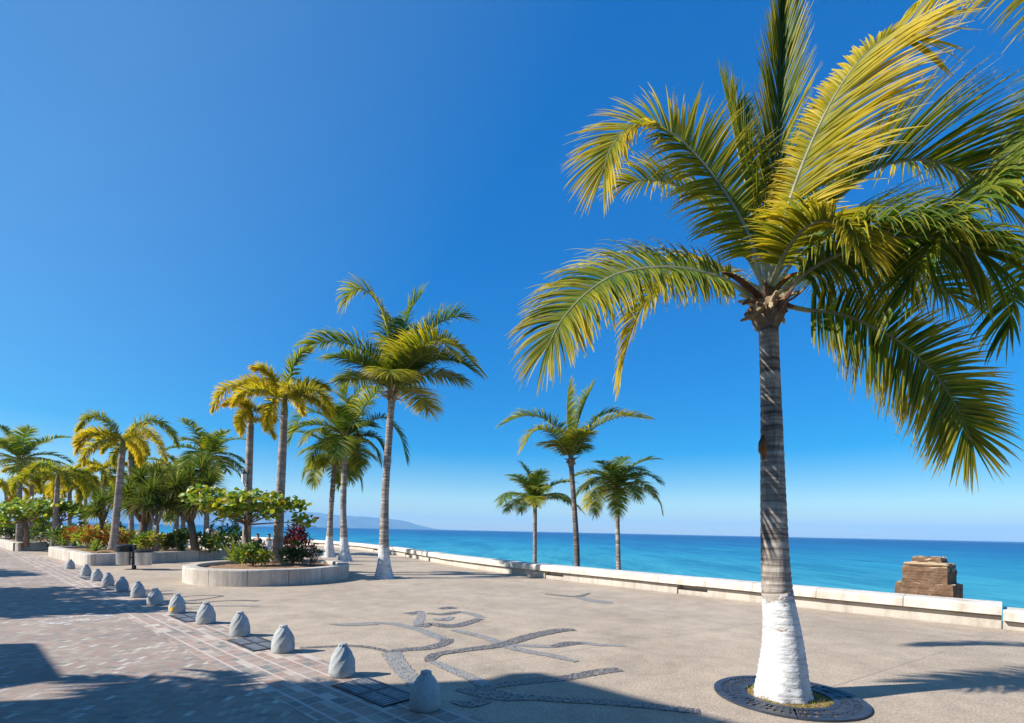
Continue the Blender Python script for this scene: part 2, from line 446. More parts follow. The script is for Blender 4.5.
def mk_water():
    m, t, b = new_mat('sea_water')
    v = pos(t)
    dt = N(t, 'ShaderNodeVectorMath', operation='DOT_PRODUCT'); t.links.new(v, dt.inputs[0]); dt.inputs[1].default_value = (0.60, 0.80, 0)
    mp = N(t, 'ShaderNodeMapping'); mp.inputs['Rotation'].default_value = (0, 0, -rad(53)); mp.inputs['Scale'].default_value = (1.0, 0.25, 1)
    t.links.new(v, mp.inputs[0])
    big = noise(t, 0.022, 5, 0.65, mp.outputs[0])
    lg = mth(t, 'LOGARITHM', mth(t, 'MAXIMUM', dt.outputs['Value'], 10.0), 10.0)
    k = mth(t, 'ADD', lg, mth(t, 'MULTIPLY', mth(t, 'SUBTRACT', big, 0.5), 1.0))
    k = mth(t, 'DIVIDE', mth(t, 'SUBTRACT', k, 1.4), 2.0)
    c = ramp(t, k, [(0.0, (0.10, 0.33, 0.38)), (0.14, (0.045, 0.30, 0.37)), (0.36, (0.02, 0.22, 0.345)), (0.56, (0.010, 0.125, 0.28)), (0.82, (0.008, 0.078, 0.21))])
    chop = noise(t, 0.09, 8, 0.78, mp.outputs[0])
    c = mix(t, c, ramp(t, chop, [(0.41, (0.55, 0.72, 0.82)), (0.59, (1.6, 1.25, 1.14))]), 1.0, 'MULTIPLY')
    sw_ = noise(t, 0.5, 4, 0.6, mp.outputs[0])
    foam = mth(t, 'MULTIPLY', mth(t, 'GREATER_THAN', sw_, 0.66), mth(t, 'LESS_THAN', mth(t, 'ADD', dt.outputs['Value'], mth(t, 'MULTIPLY', big, 22.0)), 52.0))
    c = mix(t, c, (0.62, 0.68, 0.70), foam)
    t.links.new(c, b.inputs['Base Color'])
    b.inputs['Roughness'].default_value = 0.4
    b.inputs['Specular IOR Level'].default_value = 0.06
    bump(t, b, noise(t, 0.8, 5, 0.65, mp.outputs[0]), 0.6, 0.5)
    return m
M['water'] = mk_water()
M['hill'] = simple('forested_hill', (0.05, 0.07, 0.045), 0.95, var=0.4, scale=0.002)

# ------------------------------------------------------------------ setting: ground, street, sea, hills
WALL = smooth_path([(26, -10, 0), (22, -3.2, 0), (17.6, 2.4, 0), (13.2, 6.9, 0), (9.4, 10.5, 0), (6.5, 13.4, 0), (3.5, 16.7, 0), (0.2, 20.4, 0),
                    (-2.6, 24.5, 0), (-5.2, 29.2, 0), (-7.7, 33.9, 0), (-10.4, 38.2, 0), (-13.6, 42.8, 0), (-19.5, 49, 0), (-30, 57, 0), (-50, 68, 0), (-95, 86, 0)], 320)
class Path:
    def __init__(s, pts, closed=False):
        s.p = [Vector(q) for q in pts]; s.closed = closed
        if closed: s.p.append(s.p[0].copy())
        s.s = [0.0]
        for a, b in zip(s.p, s.p[1:]): s.s.append(s.s[-1] + (b - a).length)
        s.L = s.s[-1]
    def at(s, d):
        if s.closed: d %= s.L
        d = clamp(d, 0, s.L)
        lo, hi = 0, len(s.s) - 1
        while hi - lo > 1:
            m = (lo + hi) // 2
            if s.s[m] <= d: lo = m
            else: hi = m
        t = (d - s.s[lo]) / max(1e-9, s.s[hi] - s.s[lo])
        return s.p[lo].lerp(s.p[hi], t)
    def nrm(s, d):                                  # to the right of travel
        e = 0.06
        t = (s.at(d + e) - s.at(d - e)).normalized()
        return Vector((t.y, -t.x, 0))
    def near(s, q): return min(zip(((p - q).length for p in s.p), s.s))[1]
def sweep(mb, path, prof, s0, s1, step=0.3, z0=0.0, k=(1, 1, 1)):
    n = max(1, int(math.ceil((s1 - s0) / step)))
    rings = []
    for i in range(n + 1):
        d = lerp(s0, s1, i / n)
        p, q = path.at(d), path.nrm(d)
        rings.append([mb.vert(p + q * o + Vector((0, 0, z + z0)), k) for o, z in prof])
    m = len(prof)
    for a, b in zip(rings, rings[1:]):
        for j in range(m): mb.f.append((a[j], a[(j + 1) % m], b[(j + 1) % m], b[j]))
    mb.f.append(tuple(reversed(rings[0]))); mb.f.append(tuple(rings[-1]))
wall = Path(WALL)                                   # travels from the near right end to the far left; right of travel is the sea

mb = MB()
ids = [mb.vert(p + wall.nrm(s) * 0.10) for p, s in zip(wall.p, wall.s)]
ids += [mb.vert((-400, 90, 0)), mb.vert((-400, -300, 0)), mb.vert((60, -300, 0)), mb.vert((60, -40, 0))]
mb.face(*ids)
tag(mb.build('promenade', M['aggregate']), kind='structure')

PX_BOL = [(425, 709), (342, 676), (283, 652), (240, 636), (206, 623.5), (177, 613), (155, 605), (138, 597.5), (122, 591), (108, 586), (97, 581), (86, 576), (70, 569)]
BOL = [G(*q) for q in PX_BOL]
C0 = sum(b.dot(N_DIR) for b in BOL) / len(BOL)
def S(a, c, z=0.0): return A_DIR * a + N_DIR * c + Vector((0, 0, z))     # street coordinates: along, across
def strip(name, m, a0, a1, c0, c1, z):
    q = MB(); q.quad(S(a0, c0, z), S(a0, c1, z), S(a1, c1, z), S(a1, c0, z))
    return tag(q.build(name, m), kind='structure')
strip('brick_street', M['basket'], -60, 140, C0 - 7.4, C0 - 0.86, 0.004)
strip('brick_border', M['band'], -60, 140, C0 - 0.86, C0 + 0.24, 0.006)
sw = MB()
for (a0, a1) in ((-60, 140),):
    c0, c1 = C0 - 13.5, C0 - 7.4
    b = [S(a0, c0), S(a0, c1), S(a1, c1), S(a1, c0)]
    sw.quad(*[p + Vector((0, 0, 0.13)) for p in b])
    sw.quad(b[1], b[2], b[2] + Vector((0, 0, 0.13)), b[1] + Vector((0, 0, 0.13)))
tag(sw.build('pavement', M['aggregate']), kind='structure')

mb = MB()
rows = []
for p, s in list(zip(wall.p, wall.s))[::4]:
    q = wall.nrm(s)
    rows.append([mb.vert(p + q * o + Vector((0, 0, z + 0.08 * math.sin(s * 0.9 + o)))) for o, z in ((0.3, -1.5), (6, -1.9), (16, -2.5), (30, -3.3), (45, -4.5))])
for a, b in zip(rows, rows[1:]):
    for j in range(4): mb.face(a[j], a[j + 1], b[j + 1], b[j])
tag(mb.build('beach', M['sand'], smooth=True), kind='structure')
mb = MB()
R_SEA = 14000
mb.quad((-R_SEA, -2000, -3), (R_SEA, -2000, -3), (R_SEA, R_SEA, -3), (-R_SEA, R_SEA, -3))
tag(mb.build('sea', M['water']), kind='structure')

def hills():
    mb = MB()
    rnd = random.Random(5)
    D = 11500
    prof = [(-60, 12), (0, 15), (60, 12), (120, 16), (180, 12), (240, 17), (290, 15), (316, 14.5), (340, 11.8), (360, 11.3), (380, 10.2), (395, 9.2), (408, 7.0), (420, 3.6), (436, 0.4), (446, -0.5)]
    def hgt(px):
        for (a, x), (b, y) in zip(prof, prof[1:]):
            if a <= px <= b: return lerp(x, y, (px - a) / (b - a))
        return 0
    cols = []
    for i in range(150):
        px = -60 + 506 * i / 149
        u = px - CX
        top = hgt(px) * D / F_PX + CAM_H + rnd.uniform(-6, 6)
        rowv = []
        for k in range(9):
            t = k / 8
            z = -3.5 + (top + 3.5) * math.sin(min(t, 1) * math.pi / 2) * (1 if t in (0, 1) else 1 + 0.12 * math.sin(i * 0.9 + k * 2.1) * (1 - t))
            Y = D - 900 + 900 * t + 120 * math.sin(i * 0.7 + k)
            rowv.append(mb.vert((u * (D) / F_PX * (Y / D), Y, z)))
        rowv.append(mb.vert((u * D / F_PX * 1.1, D + 1500, -3.5)))
        cols.append(rowv)
    for a, b in zip(cols, cols[1:]):
        for k in range(9): mb.face(a[k], b[k], b[k + 1], a[k + 1])
    tag(mb.build('hills', M['hill'], smooth=True), kind='structure')
hills()
def haze():
    mb = MB()
    z0, z1 = -6.0, 400.0
    mb.box((0, 6500, (z0 + z1) / 2), (29000, 19000, z1 - z0))
    m = bpy.data.materials.new('haze'); m.use_nodes = True
    t = m.node_tree; t.nodes.remove(t.nodes['Principled BSDF'])
    v = t.nodes.new('ShaderNodeVolumePrincipled')
    v.inputs['Color'].default_value = (0.36, 0.69, 1.0, 1)
    v.inputs['Density'].default_value = HAZE
    v.inputs['Anisotropy'].default_value = 0.0
    t.links.new(v.outputs[0], t.nodes['Material Output'].inputs['Volume'])
    tag(mb.build('haze', m), kind='stuff')
HAZE = 9e-5
haze()

# ------------------------------------------------------------------ seawall
GAP_PTS = [G(544, 580), G(664, 599), G(373, 552), G(402, 557)]
S_BREAK = wall.near(G(994, 627)) - 0.22
def seawall(name, s_from, s_to, label, gaps, drop=0.0):
    root = thing(name, wall.at((s_from + s_to) / 2), label, 'seawall')
    capp = [(0.0, 0.285), (0.0, 0.45), (0.03, 0.50), (0.50, 0.515), (0.56, 0.48), (0.56, 0.285)]
    rnd = random.Random(3)
    s = s_from
    while s < s_to - 0.2:
        L = min(1.62 + rnd.uniform(-0.12, 0.2), s_to - s)
        if s_to - s - L < 0.6: L = s_to - s
        q = MB()
        dz = rnd.uniform(-0.006, 0.006); ox = rnd.uniform(-0.008, 0.008)
        sweep(q, wall, [(o + ox, z) for o, z in capp], s + 0.006, s + L - 0.006, 0.5, dz - drop)
        q.build('cap_slab', M['cap'], root)
        s += L
    base = [(0.13, -0.02), (0.13, 0.24 - drop), (0.18, 0.283 - drop), (0.46, 0.283 - drop), (0.46, -0.02)]
    cuts = sorted(g for g in gaps if s_from < g < s_to)
    e0 = s_from - 0.04
    for g in cuts + [None]:
        e1 = g - 0.45 if g is not None else s_to - 0.01
        if e1 - e0 > 0.3:
            q = MB(); sweep(q, wall, base, e0 + 0.05, e1, 0.5); q.build('base', M['plinth'], root)
        if g is not None:
            q = MB(); sweep(q, wall, [(0.34, -0.02), (0.34, 0.28 - drop), (0.45, 0.28 - drop), (0.45, -0.02)], g - 0.448, g + 0.448, 0.3)
            q.build('recess_panel', M['plinth'], root)
            e0 = g + 0.45
    q = MB(); sweep(q, wall, [(0.17, -2.2), (0.17, 0.12), (0.43, 0.12), (0.43, -2.2)], s_from, s_to, 1.0)
    q.build('foundation', M['plinth'], root)
gl = [wall.near(g) for g in GAP_PTS]
gl += [max(gl) + 6.5 * k for k in range(1, 12)]
seawall('seawall', S_BREAK + 0.0, wall.L - 1, 'long low white seawall with bench-height cap slabs, curving along the promenade edge', gl)
seawall('seawall', 2.0, S_BREAK - 0.004, 'short nearer stretch of white seawall after the break, beside the promenade edge', [S_BREAK - 1.15, S_BREAK - 7], 0.10)

# ------------------------------------------------------------------ pebble mosaic in the promenade
def ribbon(mb, pts, widths, z, n=None):
    p = smooth_path(pts, n or 16 * (len(pts) - 1))
    m = len(widths) - 1
    prev = None
    for i, q in enumerate(p):
        t = i / (len(p) - 1) * m; k = min(int(t), m - 1) if m else 0
        wd = lerp(widths[k], widths[min(k + 1, m)], t - k) if m else widths[0]
        d = (p[min(i + 1, len(p) - 1)] - p[max(i - 1, 0)]).normalized()
        s = Vector((d.y, -d.x, 0)) * wd / 2 * 0.9 * (1 + 0.09 * math.sin(i * 2.7) + 0.07 * math.sin(i * 1.3 + 1))
        a, b = mb.vert((q.x + s.x, q.y + s.y, z)), mb.vert((q.x - s.x, q.y - s.y, z))
        if prev: mb.face(prev[0], a, b, prev[1])
        prev = (a, b)
def gp(*q): return [G(*x) for x in q]
dk, gy = MB(), MB()
W_ = 0.17
ribbon(gy, gp((338, 625), (383, 623), (413, 628), (433, 635), (446, 640)), [0.2, 0.22, 0.24, 0.24], 0.004)
ribbon(dk, gp((447, 639), (445, 643), (428, 648), (403, 650), (389, 653)), [0.22, 0.24, 0.24, 0.2], 0.0055)
ribbon(dk, gp((300, 648), (350, 646), (375, 648.5), (392, 653)), [0.12, 0.14, 0.1], 0.004)
ribbon(gy, gp((391, 653), (398, 664), (410, 678), (424, 692)), [0.30, 0.27, 0.24, 0.2], 0.007)
ribbon(dk, gp((407, 614), (414, 613), (421, 611)), [0.36, 0.3, 0.1], 0.004)
ribbon(gy, gp((421, 612), (421, 617), (418, 623), (421, 627)), [0.15, 0.2, 0.2], 0.0055)
ribbon(dk, gp((420, 627), (431, 624), (445, 626), (460, 625), (480, 619)), [0.32, 0.22, 0.36, 0.3, 0.2], 0.007)
ribbon(gy, gp((482, 618), (474, 614.5), (462, 612), (456, 611.5)), [0.2, 0.24, 0.1], 0.004)
ribbon(dk, gp((440, 609), (449, 608), (457, 608.5)), [0.2, 0.42, 0.2], 0.004)
ribbon(dk, gp((427, 613.5), (443, 614.5), (455, 612.5), (461, 612)), [0.12, 0.28, 0.2], 0.0055)
ribbon(gy, gp((433, 619), (444, 620), (452, 617)), [0.15, 0.28, 0.15], 0.0085)
ribbon(dk, gp((429, 662), (431, 658), (439, 654), (466, 650), (499, 645.5), (532, 636), (560, 630.5), (575, 630)), [0.12, 0.2, 0.2, 0.22, 0.26, 0.3, 0.3, 0.2], 0.0085)
ribbon(gy, gp((430, 661), (443, 666), (466, 676), (488, 686)), [0.12, 0.2, 0.2], 0.007)
ribbon(gy, gp((453, 630), (486, 638), (512, 648), (552, 656), (577, 662)), [0.18, 0.2, 0.22, 0.2, 0.1], 0.007)
ribbon(gy, gp((512, 645), (552, 646.5), (580, 643), (599, 645), (625, 646)), [0.18, 0.2, 0.2, 0.08], 0.0055)
ribbon(dk, gp((553, 647), (568, 643.5), (583, 643.5)), [0.15, 0.24, 0.15], 0.01)
ribbon(dk, gp((478, 688), (499, 685), (532, 681), (566, 678), (599, 672), (620, 669.5)), [0.25, 0.2, 0.22, 0.22, 0.24, 0.2], 0.0055)
ribbon(dk, gp((456, 690), (480, 692), (505, 697), (532, 698), (566, 700.5), (599, 702), (645, 706), (700, 712)), [0.1, 0.36, 0.3, 0.18, 0.17, 0.18, 0.18, 0.17], 0.007)
ribbon(dk, gp((450, 702), (470, 704), (487, 700)), [0.05, 0.25, 0.2], 0.0085)
ribbon(gy, gp((577, 597), (590, 600), (602, 602), (613, 602.5)), [0.3, 0.45, 0.6, 0.4], 0.004)
ribbon(dk, gp((545, 594), (575, 596.5), (590, 593)), [0.12, 0.3, 0.1], 0.0055)
ribbon(dk, gp((172, 600), (183, 597), (200, 595.5), (222, 596), (205, 599), (190, 601)), [0.08, 0.1, 0.12, 0.1], 0.004)
ribbon(dk, gp((190, 604), (215, 601.5), (240, 600.5), (258, 601)), [0.08, 0.1, 0.2], 0.0055)
ribbon(gy, gp((190, 607), (215, 606), (250, 606), (258, 607)), [0.08, 0.2, 0.1], 0.004)
ribbon(gy, gp((330, 624), (350, 625), (378, 624)), [0.1, 0.2, 0.2], 0.0065)
tag(dk.build('dark_pebble_mosaic', M['pebble_dark']), kind='structure')
tag(gy.build('grey_pebble_mosaic', M['pebble_grey']), kind='structure')

# white paint worn into the bricks of the street
mm, t_, b_ = new_mat('worn_white_paint')
b_.inputs['Base Color'].default_value = (.62, .61, .59, 1); b_.inputs['Roughness'].default_value = .8
tp_ = t_.nodes.new('ShaderNodeBsdfTransparent'); mx_ = t_.nodes.new('ShaderNodeMixShader')
t_.links.new(ramp(t_, noise(t_, 14, 5, .7, pos(t_)), [(.42, (0, 0, 0)), (.56, (1, 1, 1))]), mx_.inputs[0])
t_.links.new(tp_.outputs[0], mx_.inputs[1]); t_.links.new(b_.outputs[0], mx_.inputs[2]); t_.links.new(mx_.outputs[0], t_.nodes['Material Output'].inputs[0])
M['worn'] = mm
wp = MB()
ribbon(wp, gp((40, 622), (58, 624), (76, 621), (98, 620), (112, 617)), [0.06, 0.16, 0.14, 0.10, 0.05], 0.009)
ribbon(wp, gp((50, 620), (68, 618), (90, 616), (114, 616.5)), [0.05, 0.12, 0.14, 0.06], 0.0105)
tag(wp.build('ring_marking', M['worn']), 'worn white painted ring on the brick street', 'road marking')
for i, (y0, lab) in enumerate(((668, 'farthest'), (677, 'middle'), (686.5, 'nearest'))):
    wp = MB(); ribbon(wp, gp((-14, y0 + 3), (-4, y0 + 1.5), (4 + 3 * i, y0)), [0.12, 0.12, 0.06], 0.009)
    tag(wp.build('stripe_marking', M['worn']), f'short white painted stripe on the shaded bricks, {lab} of three', 'road marking', 'white stripes on the shaded bricks')

# ------------------------------------------------------------------ bollards and drain grates
def bollard_mesh():
    mb = MB()
    prof = [(0.132, 0.0), (0.142, 0.012), (0.148, 0.05), (0.147, 0.10), (0.141, 0.155), (0.129, 0.21), (0.111, 0.26), (0.089, 0.305), (0.066, 0.338), (0.053, 0.356), (0.048, 0.366), (0.051, 0.374), (0.048, 0.386), (0.032, 0.394), (0.010, 0.395)]
    def mod(a, z):
        up = clamp((z - 0.03) / 0.25)
        g = 0.050 * up * math.sin(9 * (a - 5.2 * z)) + 0.018 * up * math.sin(17 * (a - 5.0 * z) + 1) + 0.012 * math.sin(3 * a + 20 * z)
        if z > 0.36: g = 0.07 * math.sin(9 * a)
        return 1 + g
    fine = []
    for (r0, z0), (r1, z1) in zip(prof, prof[1:]):
        fine += [(r0, z0), ((r0 + r1) / 2 + 0.001, (z0 + z1) / 2)]
    fine.append(prof[-1])
    mb.lathe(fine, 54, mod=mod)
    return mb
ORD = ['first', 'second', 'third', 'fourth', 'fifth', 'sixth', 'seventh', 'eighth', 'ninth', 'tenth', 'eleventh', 'twelfth', 'thirteenth']
bol0 = None
rnd = random.Random(8)
for i, p in enumerate(BOL):
    lab = {0: 'grey sack-shaped stone bollard nearest the viewer, at the end of the drain grate', 5: 'grey sack-shaped stone bollard with a yellow paint spot near its foot', 12: 'grey sack-shaped stone bollard standing apart by the planter corner, farthest of the row'}.get(
        i, f'grey sack-shaped stone bollard, {ORD[i]} of the row counted from the nearest')
    if bol0 is None:
        bol0 = bollard_mesh().build('stone_bollard', M['bollard'], smooth=True); o = bol0
    else:
        o = bol0.copy(); col.objects.link(o)
    o.location = (p.x, p.y, 0.004); o.rotation_euler = (rnd.uniform(-.02, .02), rnd.uniform(-.02, .02), rnd.uniform(0, 6.28))
    q = 1 + rnd.uniform(-0.04, 0.04); o.scale = (q, q, q * (0.96 + rnd.uniform(-0.04, 0.04)))
    tag(o, lab, 'bollard', 'sack-shaped bollards along the street edge')
p = BOL[5]
q = MB()
d = Vector((-0.14, -0.99, 0)).normalized()
def on_side(da, z, r): 
    c_, s_ = math.cos(da), math.sin(da)
    return p + Vector((d.x * c_ - d.y * s_, d.x * s_ + d.y * c_, 0)) * r + Vector((0, 0, z))
ring = [q.vert(on_side(0.26 * math.cos(a), 0.10 + 0.045 * math.sin(a), 0.1535 - 0.008 * math.sin(a))) for a in (k * math.pi / 7 for k in range(14))]
back = [q.vert(Vector(q.v[r]) - d * 0.02) for r in ring]
q.face(*ring)
for k in range(14): q.face(ring[k], back[k], back[(k + 1) % 14], ring[(k + 1) % 14])
po = q.build('paint_spot', M['yellow'])
po.parent = [o for o in col.objects if o.get('label', '').endswith('near its foot')][0]
bpy.context.view_layer.update()
po.matrix_parent_inverse = po.parent.matrix_world.inverted()

def drain(a, c, label):
    root = thing('drain_grate', S(a, c, 0.0), label, 'drain grate', 'drain grates between the bollards')
    L, Wd = 0.98, 0.44
    f, b = MB(), MB()
    for k in (0, 1):
        ca = a + (k - 0.5) * L / 2
        for sgn in (-1, 1):
            f.box(S(ca, c + sgn * (Wd / 2 - 0.02), 0.012), (L / 2 - 0.01, 0.04, 0.016), ST_ANG)
            f.box(S(ca + sgn * (L / 4 - 0.02), c, 0.0125), (0.03, Wd - 0.082, 0.016), ST_ANG)
        f.box(S(ca, c, 0.0125), (L / 2 - 0.072, 0.03, 0.016), ST_ANG)
        for j in range(9):
            for sgn in (-1, 1):
                b.box(S(ca - L / 4 + 0.045 + j * (L / 2 - 0.09) / 8, c + sgn * 0.0995, 0.012), (0.024, 0.165, 0.014), ST_ANG)
    f.build('frame', M['iron'], root); b.build('bars', M['bars'], root)
    h = MB(); h.box(S(a, c, 0.0075), (L, Wd, 0.002), ST_ANG); h.build('pit_shade_sheet', M['black'], root)  # thin black sheet stands for the shade below the bars
AB = [b.dot(A_DIR) for b in BOL]
for i, nm in ((0, 'first and second'), (2, 'third and fourth'), (4, 'fifth and sixth'), (8, 'ninth and tenth'), (10, 'eleventh and twelfth')):
    drain((AB[i] + AB[i + 1]) / 2, C0 - 0.02, f'dark iron drain grate between the {nm} nearest bollards')

# ------------------------------------------------------------------ tree grate and the big palm's foot
PALM = Vector((2.98, 5.62, 0))
GR = G(788, 697)
root = thing('tree_grate', (GR.x, GR.y, 0), 'round cast iron tree grate with radial slots around the foot of the big palm', 'tree grate')
def ann(mb, r0, r1, z0, z1, c, n=96, a0=0.0, a1=2 * math.pi):
    prev = None; first = None
    for i in range(n + 1):
        a = lerp(a0, a1, i / n); d = Vector((math.cos(a), math.sin(a), 0))
        ids = [mb.vert(c + d * r + Vector((0, 0, z))) for r, z in ((r0, z0), (r0, z1), (r1, z1), (r1, z0))]
        if prev:
            for j in range(4): mb.face(prev[j], prev[(j + 1) % 4], ids[(j + 1) % 4], ids[j])
        else: first = ids
        prev = ids
    mb.face(*first); mb.face(*reversed(prev))
for half in (0, 1):
    mb = MB(); a0 = rad(-112) + half * math.pi + 0.006; a1 = a0 + math.pi - 0.012
    ann(mb, 0.735, 0.815, 0.002, 0.024, GR, 60, a0, a1); ann(mb, 0.46, 0.525, 0.002, 0.024, GR, 60, a0, a1)
    ann(mb, 0.625, 0.65, 0.002, 0.0225, GR, 60, a0, a1)
    rnd = random.Random(4 + half)
    n = 30
    for k in range(n + 1):
        a = lerp(a0 + 0.012, a1 - 0.012, k / n)
        d = Vector((math.cos(a), math.sin(a), 0))
        wd = 0.045 if k in (0, n) else rnd.choice((0.02, 0.028, 0.05))
        mb.box(GR + d * 0.63 + Vector((0, 0, 0.0125)), (0.225, wd, 0.019), a)
        if rnd.random() < 0.5 and 0 < k < n:
            mb.box(GR + Vector((math.cos(a + 0.05), math.sin(a + 0.05), 0)) * rnd.choice((0.57, 0.69)) + Vector((0, 0, 0.0118)), (0.04, 0.06, 0.017), a + 0.05)
    mb.build('grate_half', M['iron'], root)
mb = MB(); ann(mb, 0.02, 0.74, 0.0015, 0.008, GR, 48)
mb.build('soil_bed', M['soil'], root); root.scale = (0.925, 0.925, 1)
mb = MB(); rnd = random.Random(2)
for k in range(900):
    a = rnd.uniform(0, 6.283); r = 0.42 * math.sqrt(rnd.uniform(0.25, 1)) if k < 650 else rnd.uniform(0.50, 0.67)
    p = GR + Vector((math.cos(a) * r, math.sin(a) * r, 0.006))
    h = rnd.uniform(0.015, 0.05) if k < 650 else rnd.uniform(0.01, 0.02)
    t = Vector((rnd.uniform(-1, 1), rnd.uniform(-1, 1), 0)) * 0.02
    s = Vector((rnd.uniform(-1, 1), rnd.uniform(-1, 1), 0)).normalized() * 0.006
    c = mixc((0.12, 0.19, 0.025), (0.34, 0.30, 0.06), rnd.random())
    i = [mb.vert(p - s, c), mb.vert(p + s, c), mb.vert(p + t + Vector((0, 0, h)), c)]
    mb.face(*i)
tag(mb.build('grass', M['broadleaf']), kind='stuff')

# ------------------------------------------------------------------ palms
GREEN, DEEP, YEL, OLIVE, TAN = (0.088, 0.190, 0.020), (0.030, 0.084, 0.013), (0.72, 0.55, 0.028), (0.24, 0.29, 0.03), (0.44, 0.32, 0.13)
def frond(path, n, Lmax, wid, seed, yellow=0.15, droop=1.0, vee=0.35, plume=False, t0=0.14, ref=None, nseg=4, keel=False, rach=0.02, green=GREEN, fwd=(82, 50), left=1.0, right=1.0, rcol=None, tipdry=0.5, taper=0.42, spread=0.17):
    """path: points along the midrib. Leaflets leave both sides, longest a third of the way out, shorter to the tip."""
    rnd = random.Random(seed)
    mb = MB()
    K = 28
    pts = smooth_path(path, K)
    rc = rcol or mixc((0.30, 0.28, 0.09), (0.45, 0.42, 0.16), rnd.random())
    mb.tube(pts, [lerp(rach * 1.7, rach * 0.3, (i / K) ** 0.7) for i in range(K + 1)], 5, [mixc(rc, (0.30, 0.31, 0.12), (i / K) ** 2) for i in range(K + 1)])
    cum = [0]
    for a, b in zip(pts, pts[1:]): cum.append(cum[-1] + (b - a).length)
    def at(t):
        d = t * cum[-1]; k = 0
        while k < K - 1 and cum[k + 1] < d: k += 1
        f = (d - cum[k]) / max(1e-6, cum[k + 1] - cum[k])
        T = (pts[min(k + 2, K)] - pts[max(k - 1, 0)]).normalized()
        return pts[k].lerp(pts[k + 1], f), T
    refv = ref or Vector((0, 0, 1))
    for i in range(n):
        t = t0 + (1 - t0) * ((i + rnd.uniform(-.3, .3)) / n) ** 0.92 if i else t0
        t = clamp(t, t0, 0.995)
        p, T = at(t)
        r = refv - T * refv.dot(T)
        if r.length < 0.15: r = Vector((pts[0].x - p.x, pts[0].y - p.y, 0.4)); r = r - T * r.dot(T)
        U = r.normalized(); Sd = T.cross(U)
        x = (t - t0) / (1 - t0)
        prof = (0.55 + 0.45 * clamp(x / 0.25)) * (1 - taper * clamp((x - 0.45) / 0.55) ** 1.6)
        sides = (-1, 1) if not plume else (-1, 1, -1, 1)
        for si, sg in enumerate(sides):
            L = Lmax * prof * rnd.uniform(0.86, 1.1) * (left if sg < 0 else right)
            al = rad(lerp(fwd[0], fwd[1], x) * (1 - 0.75 * clamp((x - 0.88) / 0.12)) + rnd.uniform(-6, 6))
            be = vee + rnd.uniform(-0.14, 0.14)
            if plume: be = rnd.uniform(-1.3, 1.35)
            lat = (Sd * sg * math.cos(be) + U * math.sin(be))
            d = (T * math.cos(al) + lat * math.sin(al)).normalized()
            wv = (T - d * T.dot(d)).normalized()
            tw = rnd.uniform(-0.5, 0.5)
            nv = d.cross(wv)
            wv = wv * math.cos(tw) + nv * math.sin(tw)
            y = clamp(yellow + rnd.gauss(0, spread) + (0.25 * x * yellow * 2))
            gb = mixc(green, DEEP, rnd.random() * 0.6)
            dp = droop * rnd.uniform(0.75, 1.3)
            q = p.copy(); dr = d.copy()
            prev = None
            curl = rnd.uniform(-0.25, 0.25)
            for k in range(nseg + 1):
                s = k / nseg
                ww = wid * (0.55 + 0.45 * min(1, s * 4)) * (1 - s ** 2.2) * 0.5 + 0.0015
                c = mixc(mixc(gb, YEL, clamp(y * (0.35 + 0.95 * s))), mixc(YEL, TAN, 0.5), clamp((s - 0.55) * 2.0) * tipdry * clamp(yellow * 2 + 0.15))
                if keel:
                    nn = dr.cross(wv)
                    ids = [mb.vert(q - wv * ww, c), mb.vert(q + nn * ww * 0.5, c), mb.vert(q + wv * ww, c)]
                else: ids = [mb.vert(q - wv * ww, c), mb.vert(q + wv * ww, c)]
                if prev:
                    for a in range(len(ids) - 1): mb.face(prev[a], ids[a], ids[a + 1], prev[a + 1])
                prev = ids
                q = q + dr * (L / nseg)
                dr = (dr + Vector((0, 0, -1)) * dp * (0.22 + 0.5 * s) / nseg * 2.2 + wv * curl * s / nseg).normalized()
                wv = (wv - dr * wv.dot(dr)).normalized()
    return mb
def rachis(c, az, el, L, bend, n=7, side=0.0):
    pts = [c.copy()]; p = c.copy()
    for i in range(n):
        s = (i + 0.5) / n
        e = rad(el - bend * s ** 1.25); a = az + side * s
        p = p + Vector((math.cos(e) * math.cos(a), math.cos(e) * math.sin(a), math.sin(e))) * (L / n)
        pts.append(p.copy())
    return pts
def trunk_tube(root, pts, r_base, r_top, flare, flare_h, mat, seed, white_h=0.0, name='trunk', n=18, ringstep=0.055, ringamp=0.035, bulge=0.0):
    rnd = random.Random(seed)
    tot = sum((b - a).length for a, b in zip(pts, pts[1:]))
    K = int(clamp(tot / ringstep, 24, 150))
    sm = smooth_path(pts, K)
    ph = [rnd.uniform(0, 6.28) for _ in range(4)]
    def rr(i):
        h = sm[i].z - sm[0].z
        r = lerp(r_base, r_top, (i / K) ** 0.8) + flare * math.exp(-h / flare_h) + bulge * math.exp(-((h - tot * 0.4) / (tot * 0.3)) ** 2)
        return r * (1 + ringamp * (0.5 if i % 2 else -0.5) * rnd.uniform(0.4, 1.6))
    R = [rr(i) for i in range(K + 1)]
    def wob(i, j):
        a = 2 * math.pi * j / n
        h = sm[i].z - sm[0].z
        return 1 + 0.03 * math.sin(2 * a + ph[0] + i * 0.11) + 0.02 * math.sin(5 * a + ph[1]) + 0.06 * math.exp(-h / 0.15) * math.sin(7 * a + ph[2])
    cut = 0
    if white_h:
        while cut < K and sm[cut].z - sm[0].z < white_h: cut += 1
        q = MB(); q.tube(sm[:cut + 1], [r * 1.006 for r in R[:cut + 1]], n, [((p_.z - sm[0].z) / white_h,) * 3 for p_ in sm[:cut + 1]], wob=wob)
        q.build('whitewashed_base', M['whitewash'], root, True)
    q = MB(); q.tube(sm[cut:], R[cut:], n, wob=lambda i, j: wob(i + cut, j))
    q.build(name, mat, root, True)
    return sm
